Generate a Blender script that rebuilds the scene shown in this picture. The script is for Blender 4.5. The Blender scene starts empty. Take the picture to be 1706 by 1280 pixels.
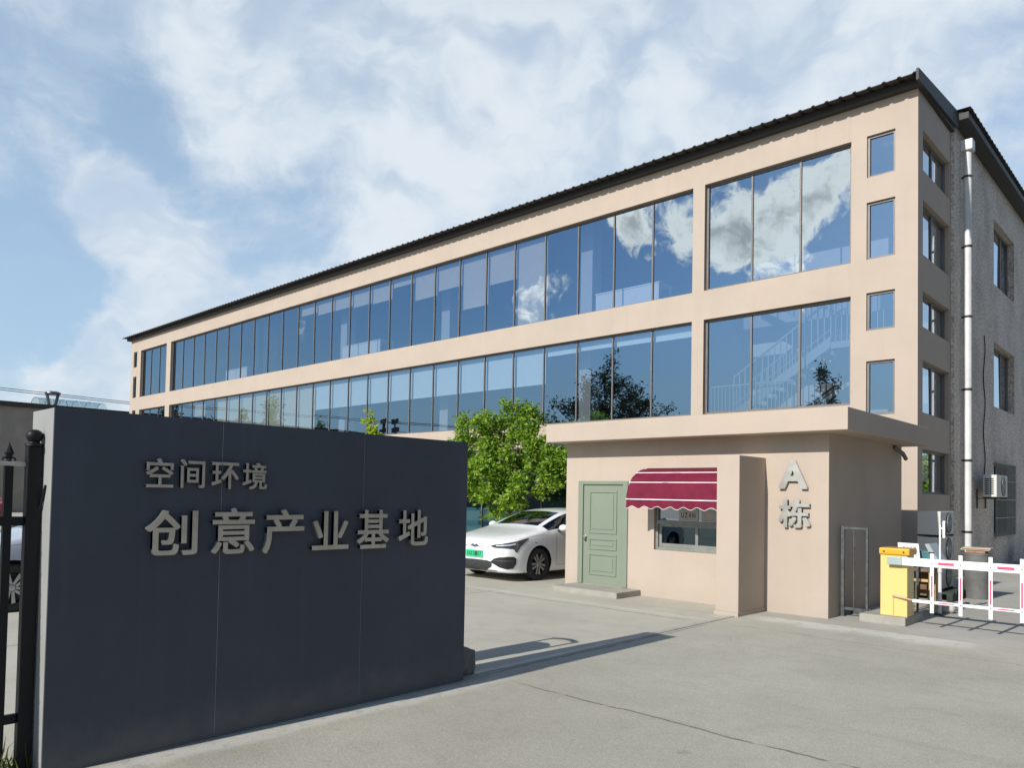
import bpy, bmesh, math, random
from math import radians, sin, cos, pi
from mathutils import Vector, Matrix
from mathutils.bvhtree import BVHTree
random.seed(7)
S = bpy.context.scene
C = S.collection
# ------------------------------------------------------------------ camera
cd = bpy.data.cameras.new('camera'); cam = bpy.data.objects.new('camera', cd); C.objects.link(cam)
cd.sensor_fit = 'HORIZONTAL'; cd.sensor_width = 36; cd.lens = 1263.05 / 1706 * 36
cd.shift_y = (784.3 - 640) / 1706; cd.clip_start = .05; cd.clip_end = 3000
R_, U_, F_ = (.729075, .684182, .018554), (.007692, -.035297, .999347), (-.68439, .728457, .030997)
m = Matrix(((R_[0], U_[0], -F_[0], 0), (R_[1], U_[1], -F_[1], 0), (R_[2], U_[2], -F_[2], 1.75), (0, 0, 0, 1)))
cam.matrix_world = m
S.camera = cam
# ------------------------------------------------------------------ sun and exposure
sv = Vector((.17, 3.5, -2.224)).normalized()
sd = bpy.data.lights.new('sun', 'SUN'); sd.energy = 5.0; sd.angle = radians(.5); sd.color = (1, .955, .89)
sun = bpy.data.objects.new('sun', sd); C.objects.link(sun); sun.rotation_euler = sv.to_track_quat('-Z', 'Y').to_euler()
S.view_settings.view_transform = 'Standard'; S.view_settings.look = 'None'
S.view_settings.exposure = 0; S.view_settings.gamma = 1; S.view_settings.use_curve_mapping = False
cy = S.cycles; cy.max_bounces = 7; cy.transparent_max_bounces = 16; cy.caustics_reflective = False; cy.caustics_refractive = False
cy.sample_clamp_indirect = 6
# ------------------------------------------------------------------ sky
W = bpy.data.worlds.new('World'); S.world = W; W.use_nodes = True
T = W.node_tree; N = T.nodes; L = T.links; N.clear()
class NT:
    """small helper round one node tree"""
    def __init__(s, t): s.t = t; s.N = t.nodes; s.L = t.links
    def put(s, sock, v):
        if isinstance(v, bpy.types.NodeSocket): s.L.new(v, sock)
        elif v is not None: sock.default_value = v
    def math(s, op, a, b=None, c=None, clamp=False):
        n = s.N.new('ShaderNodeMath'); n.operation = op; n.use_clamp = clamp
        for i, v in enumerate((a, b, c)): s.put(n.inputs[i], v)
        return n.outputs[0]
    def vmath(s, op, a, b=None, out=0):
        n = s.N.new('ShaderNodeVectorMath'); n.operation = op
        s.put(n.inputs[0], a)
        if b is not None: s.put(n.inputs[3 if op == 'SCALE' else 1], b)
        return n.outputs['Value'] if out else n.outputs[0]
    def noise(s, vec, scale, detail=4, rough=.5, dist=0., out='Fac'):
        n = s.N.new('ShaderNodeTexNoise'); s.put(n.inputs['Vector'], vec)
        n.inputs['Scale'].default_value = scale; n.inputs['Detail'].default_value = detail
        n.inputs['Roughness'].default_value = rough; n.inputs['Distortion'].default_value = dist
        return n.outputs[out]
    def smooth(s, x, a, b, lo=0., hi=1.):
        n = s.N.new('ShaderNodeMapRange'); n.interpolation_type = 'SMOOTHSTEP'
        s.put(n.inputs[0], x); s.put(n.inputs[1], a); s.put(n.inputs[2], b); s.put(n.inputs[3], lo); s.put(n.inputs[4], hi)
        return n.outputs[0]
    def mix(s, f, a, b, op='MIX'):
        n = s.N.new('ShaderNodeMix'); n.data_type = 'RGBA'; n.blend_type = op
        s.put(n.inputs[0], f); s.put(n.inputs[6], a if not isinstance(a, tuple) else (*a[:3], 1)); s.put(n.inputs[7], b if not isinstance(b, tuple) else (*b[:3], 1))
        return n.outputs[2]
w = NT(T)
FRONT = [(-.7544, .4580, .4701, .270, .24), (-.5872, .6967, .4122, .261, .26), (-.9019, .2530, .3501, .119, .30), (-.9013, .3290, .2820, .070, .55),
 (-.3859, .7913, .4743, .253, .20), (-.9458, .2912, .1300, .060, 1.1), (-.9300, .3480, .1150, .05, .7), (-.9252, .3311, .1857, .055, .30), (-.8946, .3752, .2425, .063, .25), (-.8597, .2100, .4657, .071, .25),
 (-.8752, .2206, .4305, .103, -.52), (-.8572, .3146, .4078, .070, -.42), (-.9300, .2400, .2750, .075, -.50), (-.9388, .2746, .2081, .080, -.60), (-.8208, .4710, .3232, .080, -.36), (-.8700, .3900, .2950, .05, -.25),
 (-.7417, .5161, .4284, .055, -.14), (-.8648, .3590, .3509, .048, -.20), (-.1729, .9238, .3416, .158, -.16), (-.7762, .5076, .3740, .048, -.12), (-.2430, .8393, .4864, .095, .10),
 (-.7207, .6130, .3239, .071, -.10), (-.9554, .2451, .1648, .055, -.20)]
BACK = [(-.4213, -.8436, .3328, .059, .62), (-.3773, -.8707, .3155, .067, .62), (-.4548, -.8403, .2949, .048, .35), (-.3208, -.8683, .3783, .048, .50), (-.3343, -.8779, .3429, .040, .45),
 (-.5073, -.8007, .3185, .059, .62), (-.5426, -.7738, .3268, .048, .40), (-.5218, -.7752, .3561, .048, .30), (-.6443, -.7214, .2538, .040, .95), (-.6047, -.7584, .2431, .038, .85),
 (-.2733, -.8812, .3858, .032, .50), (-.4405, -.8771, .1913, .026, .62), (-.3959, -.8986, .1892, .020, .50), (-.6128, -.7704, .1759, .048, .20), (-.8828, -.4470, .1442, .071, .15),
 (-.4042, -.8309, .3824, .040, -.40), (-.3431, -.8927, .2922, .036, -.50), (-.5941, -.7434, .3072, .063, -.50), (-.4180, -.8971, .1428, .071, -.40), (-.7541, -.6250, .2016, .119, -.40), (-.5157, -.8154, .2630, .032, -.30)]
tc = N.new('ShaderNodeTexCoord'); D = tc.outputs['Generated']
sky = N.new('ShaderNodeTexSky'); sky.sky_type = 'NISHITA'; sky.sun_disc = False
sky.sun_elevation = radians(32.4); sky.sun_rotation = radians(180 + 2.8); sky.air_density = 1.0; sky.dust_density = .6; sky.ozone_density = 1.6
sep = N.new('ShaderNodeSeparateXYZ'); L.new(D, sep.inputs[0])
zz = w.math('MAXIMUM', w.math('ADD', sep.outputs[2], .16), .02)
cmb = N.new('ShaderNodeCombineXYZ'); L.new(w.math('DIVIDE', sep.outputs[0], zz), cmb.inputs[0]); L.new(w.math('DIVIDE', sep.outputs[1], zz), cmb.inputs[1])
pl = cmb.outputs[0]
warp = w.vmath('SCALE', w.vmath('SUBTRACT', w.noise(D, 7., 3, .55, out='Color'), (.5, .5, .5)), .16)
DW = w.vmath('ADD', D, warp)
def field(blobs, src, inner=.1, spread=1.5):
    acc = None
    for x, y, z, r, a in blobs:
        d = w.vmath('DISTANCE', src, (x, y, z), out=1)
        v = w.smooth(d, r * spread, r * inner, 0., a)
        acc = v if acc is None else w.math('ADD', acc, v)
    return acc
warp2 = w.vmath('SCALE', w.vmath('SUBTRACT', w.noise(D, 22., 4, .6, out='Color'), (.5, .5, .5)), .05)
DW2 = w.vmath('ADD', DW, warp2)
n1 = w.noise(pl, 1.5, 12, .66, .6); n1b = w.noise(DW, 8., 12, .66, .2)
nf = w.math('ADD', w.math('MULTIPLY', n1, .62), w.math('MULTIPLY', n1b, .62))
dens_f = w.smooth(w.math('ADD', nf, w.math('MULTIPLY', field(FRONT, DW2), .72)), .41, .81, .06, .97)
puff = w.noise(w.vmath('MULTIPLY', DW, (1., 1., 1.8)), 8., 6, .52, .0)
dens_f = w.math('MULTIPLY', dens_f, w.smooth(puff, .34, .60, .62, 1.))
west = w.smooth(sep.outputs[0], .25, -.10, .25, 1.)
dens_f = w.math('MULTIPLY', w.math('MULTIPLY', dens_f, west), w.smooth(sep.outputs[2], .72, .50))
n2 = w.noise(DW, 10., 10, .62, .1); n3 = w.noise(D, 34., 6, .6, .1)
cum = w.math('ADD', w.math('MULTIPLY', n2, 1.75), w.math('ADD', w.math('MULTIPLY', n3, .35), w.math('MULTIPLY', field(BACK, DW2, .0, 1.7), .56)))
dens_b = w.smooth(cum, 1.37, 1.55, 0., .95)
fb = w.smooth(sep.outputs[1], -.10, .06)
dens = w.math('ADD', w.math('MULTIPLY', dens_f, fb), w.math('MULTIPLY', dens_b, w.math('SUBTRACT', 1., fb)))
dens = w.math('MULTIPLY', dens, w.smooth(sep.outputs[2], .0, .06))
shade = w.noise(DW, 6., 8, .55, .0)
shade2 = w.noise(DW2, 13., 7, .6, .1)
ccf = w.mix(w.smooth(w.math('ADD', w.math('MULTIPLY', shade, .6), w.math('MULTIPLY', puff, .4)), .36, .60), (4.5, 5.3, 6.25), (5.9, 6.42, 6.9))
ccb = w.mix(w.smooth(w.math('ADD', w.math('MULTIPLY', shade2, .8), w.math('MULTIPLY', w.smooth(cum, 1.9, 1.45), .18)), .36, .60), (9.0, 7.9, 6.8), (19.5, 16.6, 13.8))
cc = w.mix(fb, ccb, ccf)
tint = w.mix(fb, (.72, .86, .95), (1.0, 1.14, 1.2))
skyc = w.mix(1., sky.outputs[0], tint, 'MULTIPLY')
skyc = w.mix(w.math('MULTIPLY', w.math('MULTIPLY', w.smooth(sep.outputs[2], .58, .02, .46, .70), w.smooth(sep.outputs[2], .8, .5)), fb), skyc, (3.5, 4.75, 6.15))
skyc = w.mix(w.math('MULTIPLY', w.smooth(sep.outputs[2], .27, .06, 0., .75), w.math('SUBTRACT', 1., fb)), skyc, (3.9, 4.9, 5.6))
full = w.mix(dens, skyc, cc)
bg = N.new('ShaderNodeBackground'); bg.inputs['Strength'].default_value = .13; L.new(full, bg.inputs[0])
wo = N.new('ShaderNodeOutputWorld'); L.new(bg.outputs[0], wo.inputs[0])

# ------------------------------------------------------------------ materials
MATS = {}
def M(name, col, rough=.6, metal=0., var=.12, vs=4., bump=0., bs=80., spec=.5, coat=0., var2=0., vs2=.6, emit=None):
    if name in MATS: return MATS[name]
    mt = bpy.data.materials.new(name); mt.use_nodes = True; MATS[name] = mt
    t = NT(mt.node_tree); b = t.N['Principled BSDF']
    b.inputs['Roughness'].default_value = rough; b.inputs['Metallic'].default_value = metal
    b.inputs['Specular IOR Level'].default_value = spec; b.inputs['Coat Weight'].default_value = coat; b.inputs['Coat Roughness'].default_value = .04
    co = t.N.new('ShaderNodeTexCoord').outputs['Object']
    c = t.mix(t.smooth(t.noise(co, vs, 6, .6), .25, .75), tuple(x * (1 - var) for x in col), tuple(min(1, x * (1 + var)) for x in col))
    if var2: c = t.mix(t.smooth(t.noise(co, vs2, 5, .6), .35, .7, 0., 1.), c, t.mix(1., c, (1 - var2, 1 - var2 * .95, 1 - var2 * .9), 'MULTIPLY'))
    t.L.new(c, b.inputs['Base Color'])
    if bump:
        bn = t.N.new('ShaderNodeBump'); bn.inputs['Strength'].default_value = bump; bn.inputs['Distance'].default_value = .01
        t.L.new(t.noise(co, bs, 6, .65), bn.inputs['Height']); t.L.new(bn.outputs[0], b.inputs['Normal'])
    return mt
def glass(name, trans, refl, base=.16, wav=.0):
    mt = bpy.data.materials.new(name); mt.use_nodes = True; MATS[name] = mt
    t = NT(mt.node_tree); t.N.clear()
    tr = t.N.new('ShaderNodeBsdfTransparent'); tr.inputs[0].default_value = (*trans, 1)
    gl = t.N.new('ShaderNodeBsdfGlossy'); gl.inputs['Color'].default_value = (*refl, 1); gl.inputs['Roughness'].default_value = 0.
    ge = t.N.new('ShaderNodeNewGeometry'); dt = t.math('ABSOLUTE', t.vmath('DOT_PRODUCT', ge.outputs['Normal'], ge.outputs['Incoming'], out=1))
    f = t.math('ADD', t.math('MULTIPLY', t.math('POWER', t.math('SUBTRACT', 1., dt, clamp=True), 4.), 1. - base), base, clamp=True)
    if wav:
        co = t.N.new('ShaderNodeTexCoord').outputs['Object']
        bn = t.N.new('ShaderNodeBump'); bn.inputs['Strength'].default_value = wav; bn.inputs['Distance'].default_value = .02
        t.L.new(t.noise(co, .9, 2, .5), bn.inputs['Height']); t.L.new(bn.outputs[0], gl.inputs['Normal'])
    mx = t.N.new('ShaderNodeMixShader'); t.L.new(f, mx.inputs[0]); t.L.new(tr.outputs[0], mx.inputs[1]); t.L.new(gl.outputs[0], mx.inputs[2])
    o = t.N.new('ShaderNodeOutputMaterial'); t.L.new(mx.outputs[0], o.inputs[0])
    return mt
def leafmat(name, dark, light, yellow):
    mt = bpy.data.materials.new(name); mt.use_nodes = True; MATS[name] = mt
    t = NT(mt.node_tree); b = t.N['Principled BSDF']; b.inputs['Roughness'].default_value = .5
    at = t.N.new('ShaderNodeAttribute'); at.attribute_name = 'tone'
    c = t.mix(t.smooth(at.outputs['Fac'], 0., .8), dark, light); c = t.mix(t.smooth(at.outputs['Fac'], .8, 1.), c, yellow)
    t.L.new(c, b.inputs['Base Color'])
    tl = t.N.new('ShaderNodeBsdfTranslucent'); t.L.new(t.mix(1., c, (1.3, 1.45, .7), 'MULTIPLY'), tl.inputs[0])
    mx = t.N.new('ShaderNodeMixShader'); mx.inputs[0].default_value = .42
    t.L.new(b.outputs[0], mx.inputs[1]); t.L.new(tl.outputs[0], mx.inputs[2]); t.L.new(mx.outputs[0], t.N['Material Output'].inputs[0])
    return mt

# ------------------------------------------------------------------ mesh helpers
class MB:
    def __init__(s): s.bm = bmesh.new()
    def box(s, x0, x1, y0, y1, z0, z1, bev=0., mp=None):
        b2 = bmesh.new()
        vs = [b2.verts.new((x, y, z)) for x in (x0, x1) for y in (y0, y1) for z in (z0, z1)]
        for f in ((0, 1, 3, 2), (4, 6, 7, 5), (0, 4, 5, 1), (2, 3, 7, 6), (0, 2, 6, 4), (1, 5, 7, 3)): b2.faces.new([vs[i] for i in f])
        bmesh.ops.recalc_face_normals(b2, faces=b2.faces)
        if bev: bmesh.ops.bevel(b2, geom=list(b2.edges), offset=bev, segments=2, affect='EDGES', profile=.6)
        s.add(b2, mp); return s
    def add(s, b2, mp=None, mat=None):
        if mp:
            for v in b2.verts: v.co = mp(*v.co)
        if mat is not None: bmesh.ops.transform(b2, matrix=mat, verts=b2.verts)
        me = bpy.data.meshes.new('t'); b2.to_mesh(me); b2.free(); s.bm.from_mesh(me); bpy.data.meshes.remove(me); return s
    def cyl(s, p0, p1, r0, r1=None, n=12, caps=True):
        r1 = r0 if r1 is None else r1
        p0, p1 = Vector(p0), Vector(p1); q = (p1 - p0).to_track_quat('Z', 'Y')
        A = [s.bm.verts.new(p0 + q @ Vector((r0 * cos(2 * pi * i / n), r0 * sin(2 * pi * i / n), 0))) for i in range(n)]
        B = [s.bm.verts.new(p1 + q @ Vector((r1 * cos(2 * pi * i / n), r1 * sin(2 * pi * i / n), 0))) for i in range(n)]
        for i in range(n): s.bm.faces.new((A[i], A[(i + 1) % n], B[(i + 1) % n], B[i]))
        if caps: s.bm.faces.new(A[::-1]); s.bm.faces.new(B)
        return s
    def tube(s, pts, r, n=8):
        for a, b in zip(pts[:-1], pts[1:]): s.cyl(a, b, r, r, n)
        return s
    def lathe(s, prof, c=(0, 0, 0), axis='Z', n=24, cap=True):
        c = Vector(c); rings = []
        for r, h in prof:
            ring = []
            for i in range(n):
                a = 2 * pi * i / n; p = (r * cos(a), r * sin(a), h)
                if axis == 'X': p = (p[2], p[0], p[1])
                if axis == 'Y': p = (p[0], p[2], p[1])
                ring.append(s.bm.verts.new(c + Vector(p)))
            rings.append(ring)
        for A, B in zip(rings[:-1], rings[1:]):
            for i in range(n): s.bm.faces.new((A[i], A[(i + 1) % n], B[(i + 1) % n], B[i]))
        if cap: s.bm.faces.new(rings[0]); s.bm.faces.new(rings[-1])
        return s
    def prism(s, poly, d, mp=None):
        """poly: list of 3d points, extruded by vector d"""
        d = Vector(d); A = [s.bm.verts.new(p) for p in poly]; B = [s.bm.verts.new(Vector(p) + d) for p in poly]; n = len(poly)
        s.bm.faces.new(A[::-1]); s.bm.faces.new(B)
        for i in range(n): s.bm.faces.new((A[i], A[(i + 1) % n], B[(i + 1) % n], B[i]))
        return s
    def face(s, pts): s.bm.faces.new([s.bm.verts.new(p) for p in pts]); return s
    def build(s, name, mat, parent=None, smooth=False, local=False, recalc=True):
        if recalc: bmesh.ops.recalc_face_normals(s.bm, faces=s.bm.faces)
        me = bpy.data.meshes.new(name)
        if parent is not None and not local:
            bmesh.ops.translate(s.bm, vec=-Vector(root_of(parent).location), verts=s.bm.verts)
        s.bm.to_mesh(me); s.bm.free()
        if mat is not None: me.materials.append(mat)
        if smooth:
            for p in me.polygons: p.use_smooth = True
            if smooth != 'all': me.set_sharp_from_angle(angle=radians(smooth if not isinstance(smooth, bool) else 35))
        o = bpy.data.objects.new(name, me); C.objects.link(o)
        if parent is not None: o.parent = parent
        return o
def root_of(o):
    while o.parent is not None: o = o.parent
    return o
def thing(name, label, cat, loc=(0, 0, 0), rz=0., group=None):
    o = bpy.data.objects.new(name, None); C.objects.link(o); o.location = loc; o.rotation_euler = (0, 0, rz); o.empty_display_size = .3
    o['label'] = label; o['category'] = cat
    if group: o['group'] = group
    return o
def tag(o, label=None, cat=None, group=None, kind=None):
    for k, v in (('label', label), ('category', cat), ('group', group), ('kind', kind)):
        if v: o[k] = v
    return o
def copy_tree(o, parent=None):
    c = o.copy(); C.objects.link(c)
    if parent is not None: c.parent = parent
    for ch in list(o.children): copy_tree(ch, c)
    return c
def axis_x(Y): return lambda a, d, z: Vector((a, Y + d, z))       # wall in the XZ plane facing -Y, d goes inward
def axis_y(X): return lambda a, d, z: Vector((X - d, a, z))       # wall in the YZ plane facing +X
def wall(mb, mp, a0, a1, z0, z1, ops, th):
    A = sorted({a0, a1, *[o[0] for o in ops], *[o[1] for o in ops]}); Z = sorted({z0, z1, *[o[2] for o in ops], *[o[3] for o in ops]})
    vs = {}
    def V(a, d, z):
        k = (round(a, 4), d, round(z, 4))
        if k not in vs: vs[k] = mb.bm.verts.new(mp(a, d, z))
        return vs[k]
    def hole(a, z): return any(o[0] < a < o[1] and o[2] < z < o[3] for o in ops) or not (a0 < a < a1 and z0 < z < z1)
    for i in range(len(A) - 1):
        for j in range(len(Z) - 1):
            am, zm = (A[i] + A[i + 1]) / 2, (Z[j] + Z[j + 1]) / 2
            if hole(am, zm): continue
            q = [(A[i], Z[j]), (A[i + 1], Z[j]), (A[i + 1], Z[j + 1]), (A[i], Z[j + 1])]
            mb.bm.faces.new([V(a, 0, z) for a, z in q]); mb.bm.faces.new([V(a, th, z) for a, z in q[::-1]])
            e = 1e-3
            for (p, r, t) in ((q[0], q[1], (am, Z[j] - e)), (q[1], q[2], (A[i + 1] + e, zm)), (q[2], q[3], (am, Z[j + 1] + e)), (q[3], q[0], (A[i] - e, zm))):
                if hole(*t): mb.bm.faces.new((V(p[0], 0, p[1]), V(p[0], th, p[1]), V(r[0], th, r[1]), V(r[0], 0, r[1])))
    return mb
def window(par, mp, a0, a1, z0, z1, mull=(), rec=.11, fw=.045, fd=.07, fm=None, gm=None, rails=(), tilt=.12, mw=.022, name='window', blinds=None, bm_=None):
    f = MB(); d0, d1 = rec, rec + fd; e = .001
    f.box(a0 + e, a0 + fw, d0, d1, z0 + e, z1 - e, 0, mp); f.box(a1 - fw, a1 - e, d0, d1, z0 + e, z1 - e, 0, mp)
    f.box(a0 + fw, a1 - fw, d0, d1, z0 + e, z0 + fw, 0, mp); f.box(a0 + fw, a1 - fw, d0, d1, z1 - fw, z1 - e, 0, mp)
    for a in mull: f.box(a - mw, a + mw, d0 + .012, d1 - .004, z0 + fw, z1 - fw, 0, mp)
    for z in rails: f.box(a0 + fw, a1 - fw, d0 + .01, d1 - .006, z - mw, z + mw, 0, mp)
    fr = f.build(name, fm, par)
    ed = [a0 + fw, *mull, a1 - fw]
    for k in range(len(ed) - 1):
        l = ed[k] + (mw if k else 0); r = ed[k + 1] - (mw if k < len(ed) - 2 else 0)
        if r - l < .02: continue
        t1, t2 = radians(random.gauss(0, tilt)), radians(random.gauss(0, tilt)); dd = d0 + fd * .55
        q = []
        for a, z in ((l, z0 + fw), (r, z0 + fw), (r, z1 - fw), (l, z1 - fw)):
            q.append(mp(a, dd + (a - (l + r) / 2) * math.tan(t1) + (z - (z0 + z1) / 2) * math.tan(t2), z))
        g = gm[k] if isinstance(gm, (list, tuple)) else gm
        MB().face(q).build('pane', g, fr, recalc=False)
        if blinds and blinds.get(k):
            bf = blinds[k]; fr_, bmat = bf if isinstance(bf, tuple) else (bf, bm_)
            b = MB(); zt = z1 - fw - .01; zb = zt - (z1 - z0 - 2 * fw - .03) * fr_
            b.box(l + .015, r - .015, dd + .13, dd + .136, zb, zt, 0, mp)
            b.box(l + .012, r - .012, dd + .123, dd + .143, zb - .025, zb, 0, mp)
            b.build('blind', bmat, fr)
    return fr
_gl = {}
def glyph(ch):
    if ch in _gl: return _gl[ch]
    c = bpy.data.curves.new('t', 'FONT'); c.body = ch; c.size = 1; c.extrude = .5; c.resolution_u = 4
    o = bpy.data.objects.new('t', c); C.objects.link(o); bpy.context.view_layer.update()
    dg = bpy.context.evaluated_depsgraph_get(); me = bpy.data.meshes.new_from_object(o.evaluated_get(dg))
    vs = [v.co.copy() for v in me.vertices]; fs = [tuple(p.vertices) for p in me.polygons]
    bpy.data.objects.remove(o); bpy.data.curves.remove(c); bpy.data.meshes.remove(me)
    _gl[ch] = (vs, fs); return _gl[ch]
def letters(mb, ch, a0, a1, z0, z1, mp, d0, d1, off=.022):
    """text ch fitted to a box on a wall map; d0 (front) .. d1 (back) are map depths"""
    vs, fs = glyph(ch)
    xa, xb = min(v.x for v in vs), max(v.x for v in vs); ya, yb = min(v.y for v in vs), max(v.y for v in vs)
    w_, h_ = xb - xa, yb - ya; r = off
    sh = [(0, 0)] if r <= 0 else [(0, 0)] + [(r * a, r * b) for a in (-1, 0, 1) for b in (-1, 0, 1) if a or b]
    r = max(r, 0)
    for k, (ox, oy) in enumerate(sh):
        V = [mb.bm.verts.new(mp(a0 + (v.x - xa + ox + r) / (w_ + 2 * r) * (a1 - a0), d0 + .0004 * k if v.z > 0 else d1 + .0004 * k, z0 + (v.y - ya + oy + r) / (h_ + 2 * r) * (z1 - z0))) for v in vs]
        for f in fs:
            try: mb.bm.faces.new([V[i] for i in f])
            except ValueError: pass
    return mb

# ------------------------------------------------------------------ palette
BEIGE = M('beige_paint', (.462, .382, .312), .82, var=.035, vs=1.2, bump=.10, bs=55, var2=.05, vs2=.35, spec=.25)
def greywall():
    mt = M('pebbledash', (.27, .255, .245), .9, var=.2, vs=3., spec=.2)
    t = NT(mt.node_tree); b = t.N['Principled BSDF']
    co = t.N.new('ShaderNodeTexCoord').outputs['Object']
    n = t.noise(co, 15., 4, .75); big = t.noise(co, .9, 5, .6)
    c = t.mix(t.smooth(n, .36, .62), (.38, .325, .28), (.80, .71, .625)); c = t.mix(t.smooth(big, .35, .75), c, t.mix(1., c, (.72, .72, .72), 'MULTIPLY'))
    t.L.new(c, b.inputs['Base Color'])
    bn = t.N.new('ShaderNodeBump'); bn.inputs['Strength'].default_value = .6; bn.inputs['Distance'].default_value = .03; t.L.new(n, bn.inputs['Height']); t.L.new(bn.outputs[0], b.inputs['Normal'])
    return mt
def weather(mt, sx, sz, lo, hi, mul, dust=None):
    t = NT(mt.node_tree); b = t.N['Principled BSDF']; src = b.inputs['Base Color'].links[0].from_socket
    co = t.N.new('ShaderNodeTexCoord').outputs['Object']
    st = t.noise(t.vmath('MULTIPLY', co, (sx, sx, sz)), 1., 6, .65)
    c = t.mix(t.smooth(st, lo, hi), src, t.mix(1., src, mul, 'MULTIPLY'))
    if dust:
        sp = t.N.new('ShaderNodeSeparateXYZ'); t.L.new(co, sp.inputs[0])
        k = t.math('MULTIPLY', t.smooth(t.math('ADD', sp.outputs[2], t.math('MULTIPLY', t.noise(co, 5., 6, .7), .5)), .60, .20), .5)
        c = t.mix(k, c, dust)
    t.L.new(c, b.inputs['Base Color'])
weather(BEIGE, 4., .18, .50, .85, (.945, .935, .92), (.37, .325, .265))
GREY = greywall()
FRAME = M('window_frame_grey', (.17, .15, .14), .5, .3, var=.1)
ROOF = M('roof_sheet', (.030, .028, .026), .7, .0, var=.25, vs=2.)
DARKTRIM = M('dark_trim', (.030, .028, .027), .6, var=.15)
GLASS = glass('blue_glass', (.74, .80, .86), (.50, .68, .86), .46, .09)
GLASS_GF = glass('dark_glass', (.25, .38, .42), (.42, .58, .66), .20, .05)
GLASS_CLEAR = glass('clear_glass', (.6, .66, .68), (.85, .92, 1.), .5, .04)
BLIND_GREY = M('blind_grey', (.62, .54, .43), .9, var=.04)
BLIND_WHITE = M('blind_white', (.76, .86, .88), .9, var=.02)
BLIND_SAND = M('blind_sand', (.72, .70, .55), .9, var=.06)
FROST = M('frosted_film', (.50, .68, .70), .5, var=.08)
INT_WALL = M('interior_paint', (.48, .48, .48), .9, var=.05)
INT_FLOOR = M('interior_tiles', (.26, .25, .24), .5, var=.1)
WHITE_PAINT = M('white_paint', (.78, .79, .79), .45, var=.04, coat=.2)
STEEL = M('brushed_steel', (.60, .58, .53), .36, .85, var=.12, vs=9.)
PIPE = M('zinc_pipe', (.62, .62, .61), .5, .0, var=.12, vs=2.)

# ------------------------------------------------------------------ ground
def groundmat(name, c0, c1, speck, bump, crack=None, stain=.15, fine=260):
    mt = bpy.data.materials.new(name); mt.use_nodes = True
    t = NT(mt.node_tree); b = t.N['Principled BSDF']; b.inputs['Roughness'].default_value = .88; b.inputs['Specular IOR Level'].default_value = .25
    co = t.N.new('ShaderNodeTexCoord').outputs['Object']
    c = t.mix(t.smooth(t.noise(co, .5, 6, .6, .4), .3, .7), c0, c1)
    c = t.mix(t.smooth(t.noise(co, 2.3, 6, .65, 1.), .45, .75, 0., stain), c, (c0[0] * .55, c0[1] * .55, c0[2] * .55))
    g = t.noise(co, fine, 3, .7); g2 = t.noise(co, fine * .36, 3, .7)
    gg = t.math('ADD', t.math('MULTIPLY', g, .5), t.math('MULTIPLY', g2, .5))
    c = t.mix(t.smooth(gg, .36, .62, speck, 0.), c, (c0[0] * .35, c0[1] * .35, c0[2] * .36))
    c = t.mix(t.smooth(gg, .54, .68, 0., speck * .7), c, (min(1, c1[0] * 1.5), min(1, c1[1] * 1.5), min(1, c1[2] * 1.45)))
    vo = t.N.new('ShaderNodeTexVoronoi'); vo.inputs['Scale'].default_value = 1.15; t.L.new(t.vmath('ADD', co, t.vmath('SCALE', t.noise(co, 6., 4, .6, out='Color'), .16)), vo.inputs['Vector'])
    rad = t.math('MULTIPLY', t.smooth(t.noise(co, .7, 2, .5), .45, .75), .16)
    c = t.mix(t.math('MULTIPLY', t.smooth(vo.outputs['Distance'], rad, t.math('MULTIPLY', rad, .4)), .38), c, (c0[0] * .42, c0[1] * .41, c0[2] * .42))
    tr_ = t.noise(t.vmath('MULTIPLY', co, (.22, 2.6, 1.)), 1., 5, .6)
    c = t.mix(t.smooth(tr_, .56, .74, 0., .30), c, (c0[0] * .62, c0[1] * .61, c0[2] * .60))
    sp = t.N.new('ShaderNodeSeparateXYZ'); t.L.new(co, sp.inputs[0])
    for ax, at, wd, amp, sc, lo, hi, dk in (crack or []):
        o = 1 - ax
        wob = t.math('MULTIPLY', t.math('SUBTRACT', t.noise(co, sc, 5, .6), .5), amp)
        d = t.math('ABSOLUTE', t.math('SUBTRACT', t.math('ADD', sp.outputs[ax], wob), at))
        k = t.math('MULTIPLY', t.smooth(d, wd, wd * .25), t.math('MULTIPLY', t.smooth(sp.outputs[o], lo - .3, lo + .3), t.smooth(sp.outputs[o], hi + .3, hi - .3)))
        k = t.math('MULTIPLY', k, t.smooth(t.noise(co, 6., 3, .6), .28, .5))
        c = t.mix(t.math('MULTIPLY', k, .85 if min(dk) < .25 else .6), c, dk)
    t.L.new(c, b.inputs['Base Color'])
    bn = t.N.new('ShaderNodeBump'); bn.inputs['Strength'].default_value = bump; bn.inputs['Distance'].default_value = .012
    t.L.new(gg, bn.inputs['Height']); t.L.new(bn.outputs[0], b.inputs['Normal'])
    return mt
def sheet(name, poly, z, mat, label=None):
    o = MB().face([(x, y, z) for x, y in poly]).build(name, mat); tag(o, label, None, None, 'structure'); return o
sheet('ground', [(-900, -900), (900, -900), (900, 900), (-900, 900)], 0., groundmat('soil', (.25, .24, .21), (.31, .30, .26), .2, .2))
DK = (.09, .088, .082); LT = (.60, .59, .55)
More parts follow.
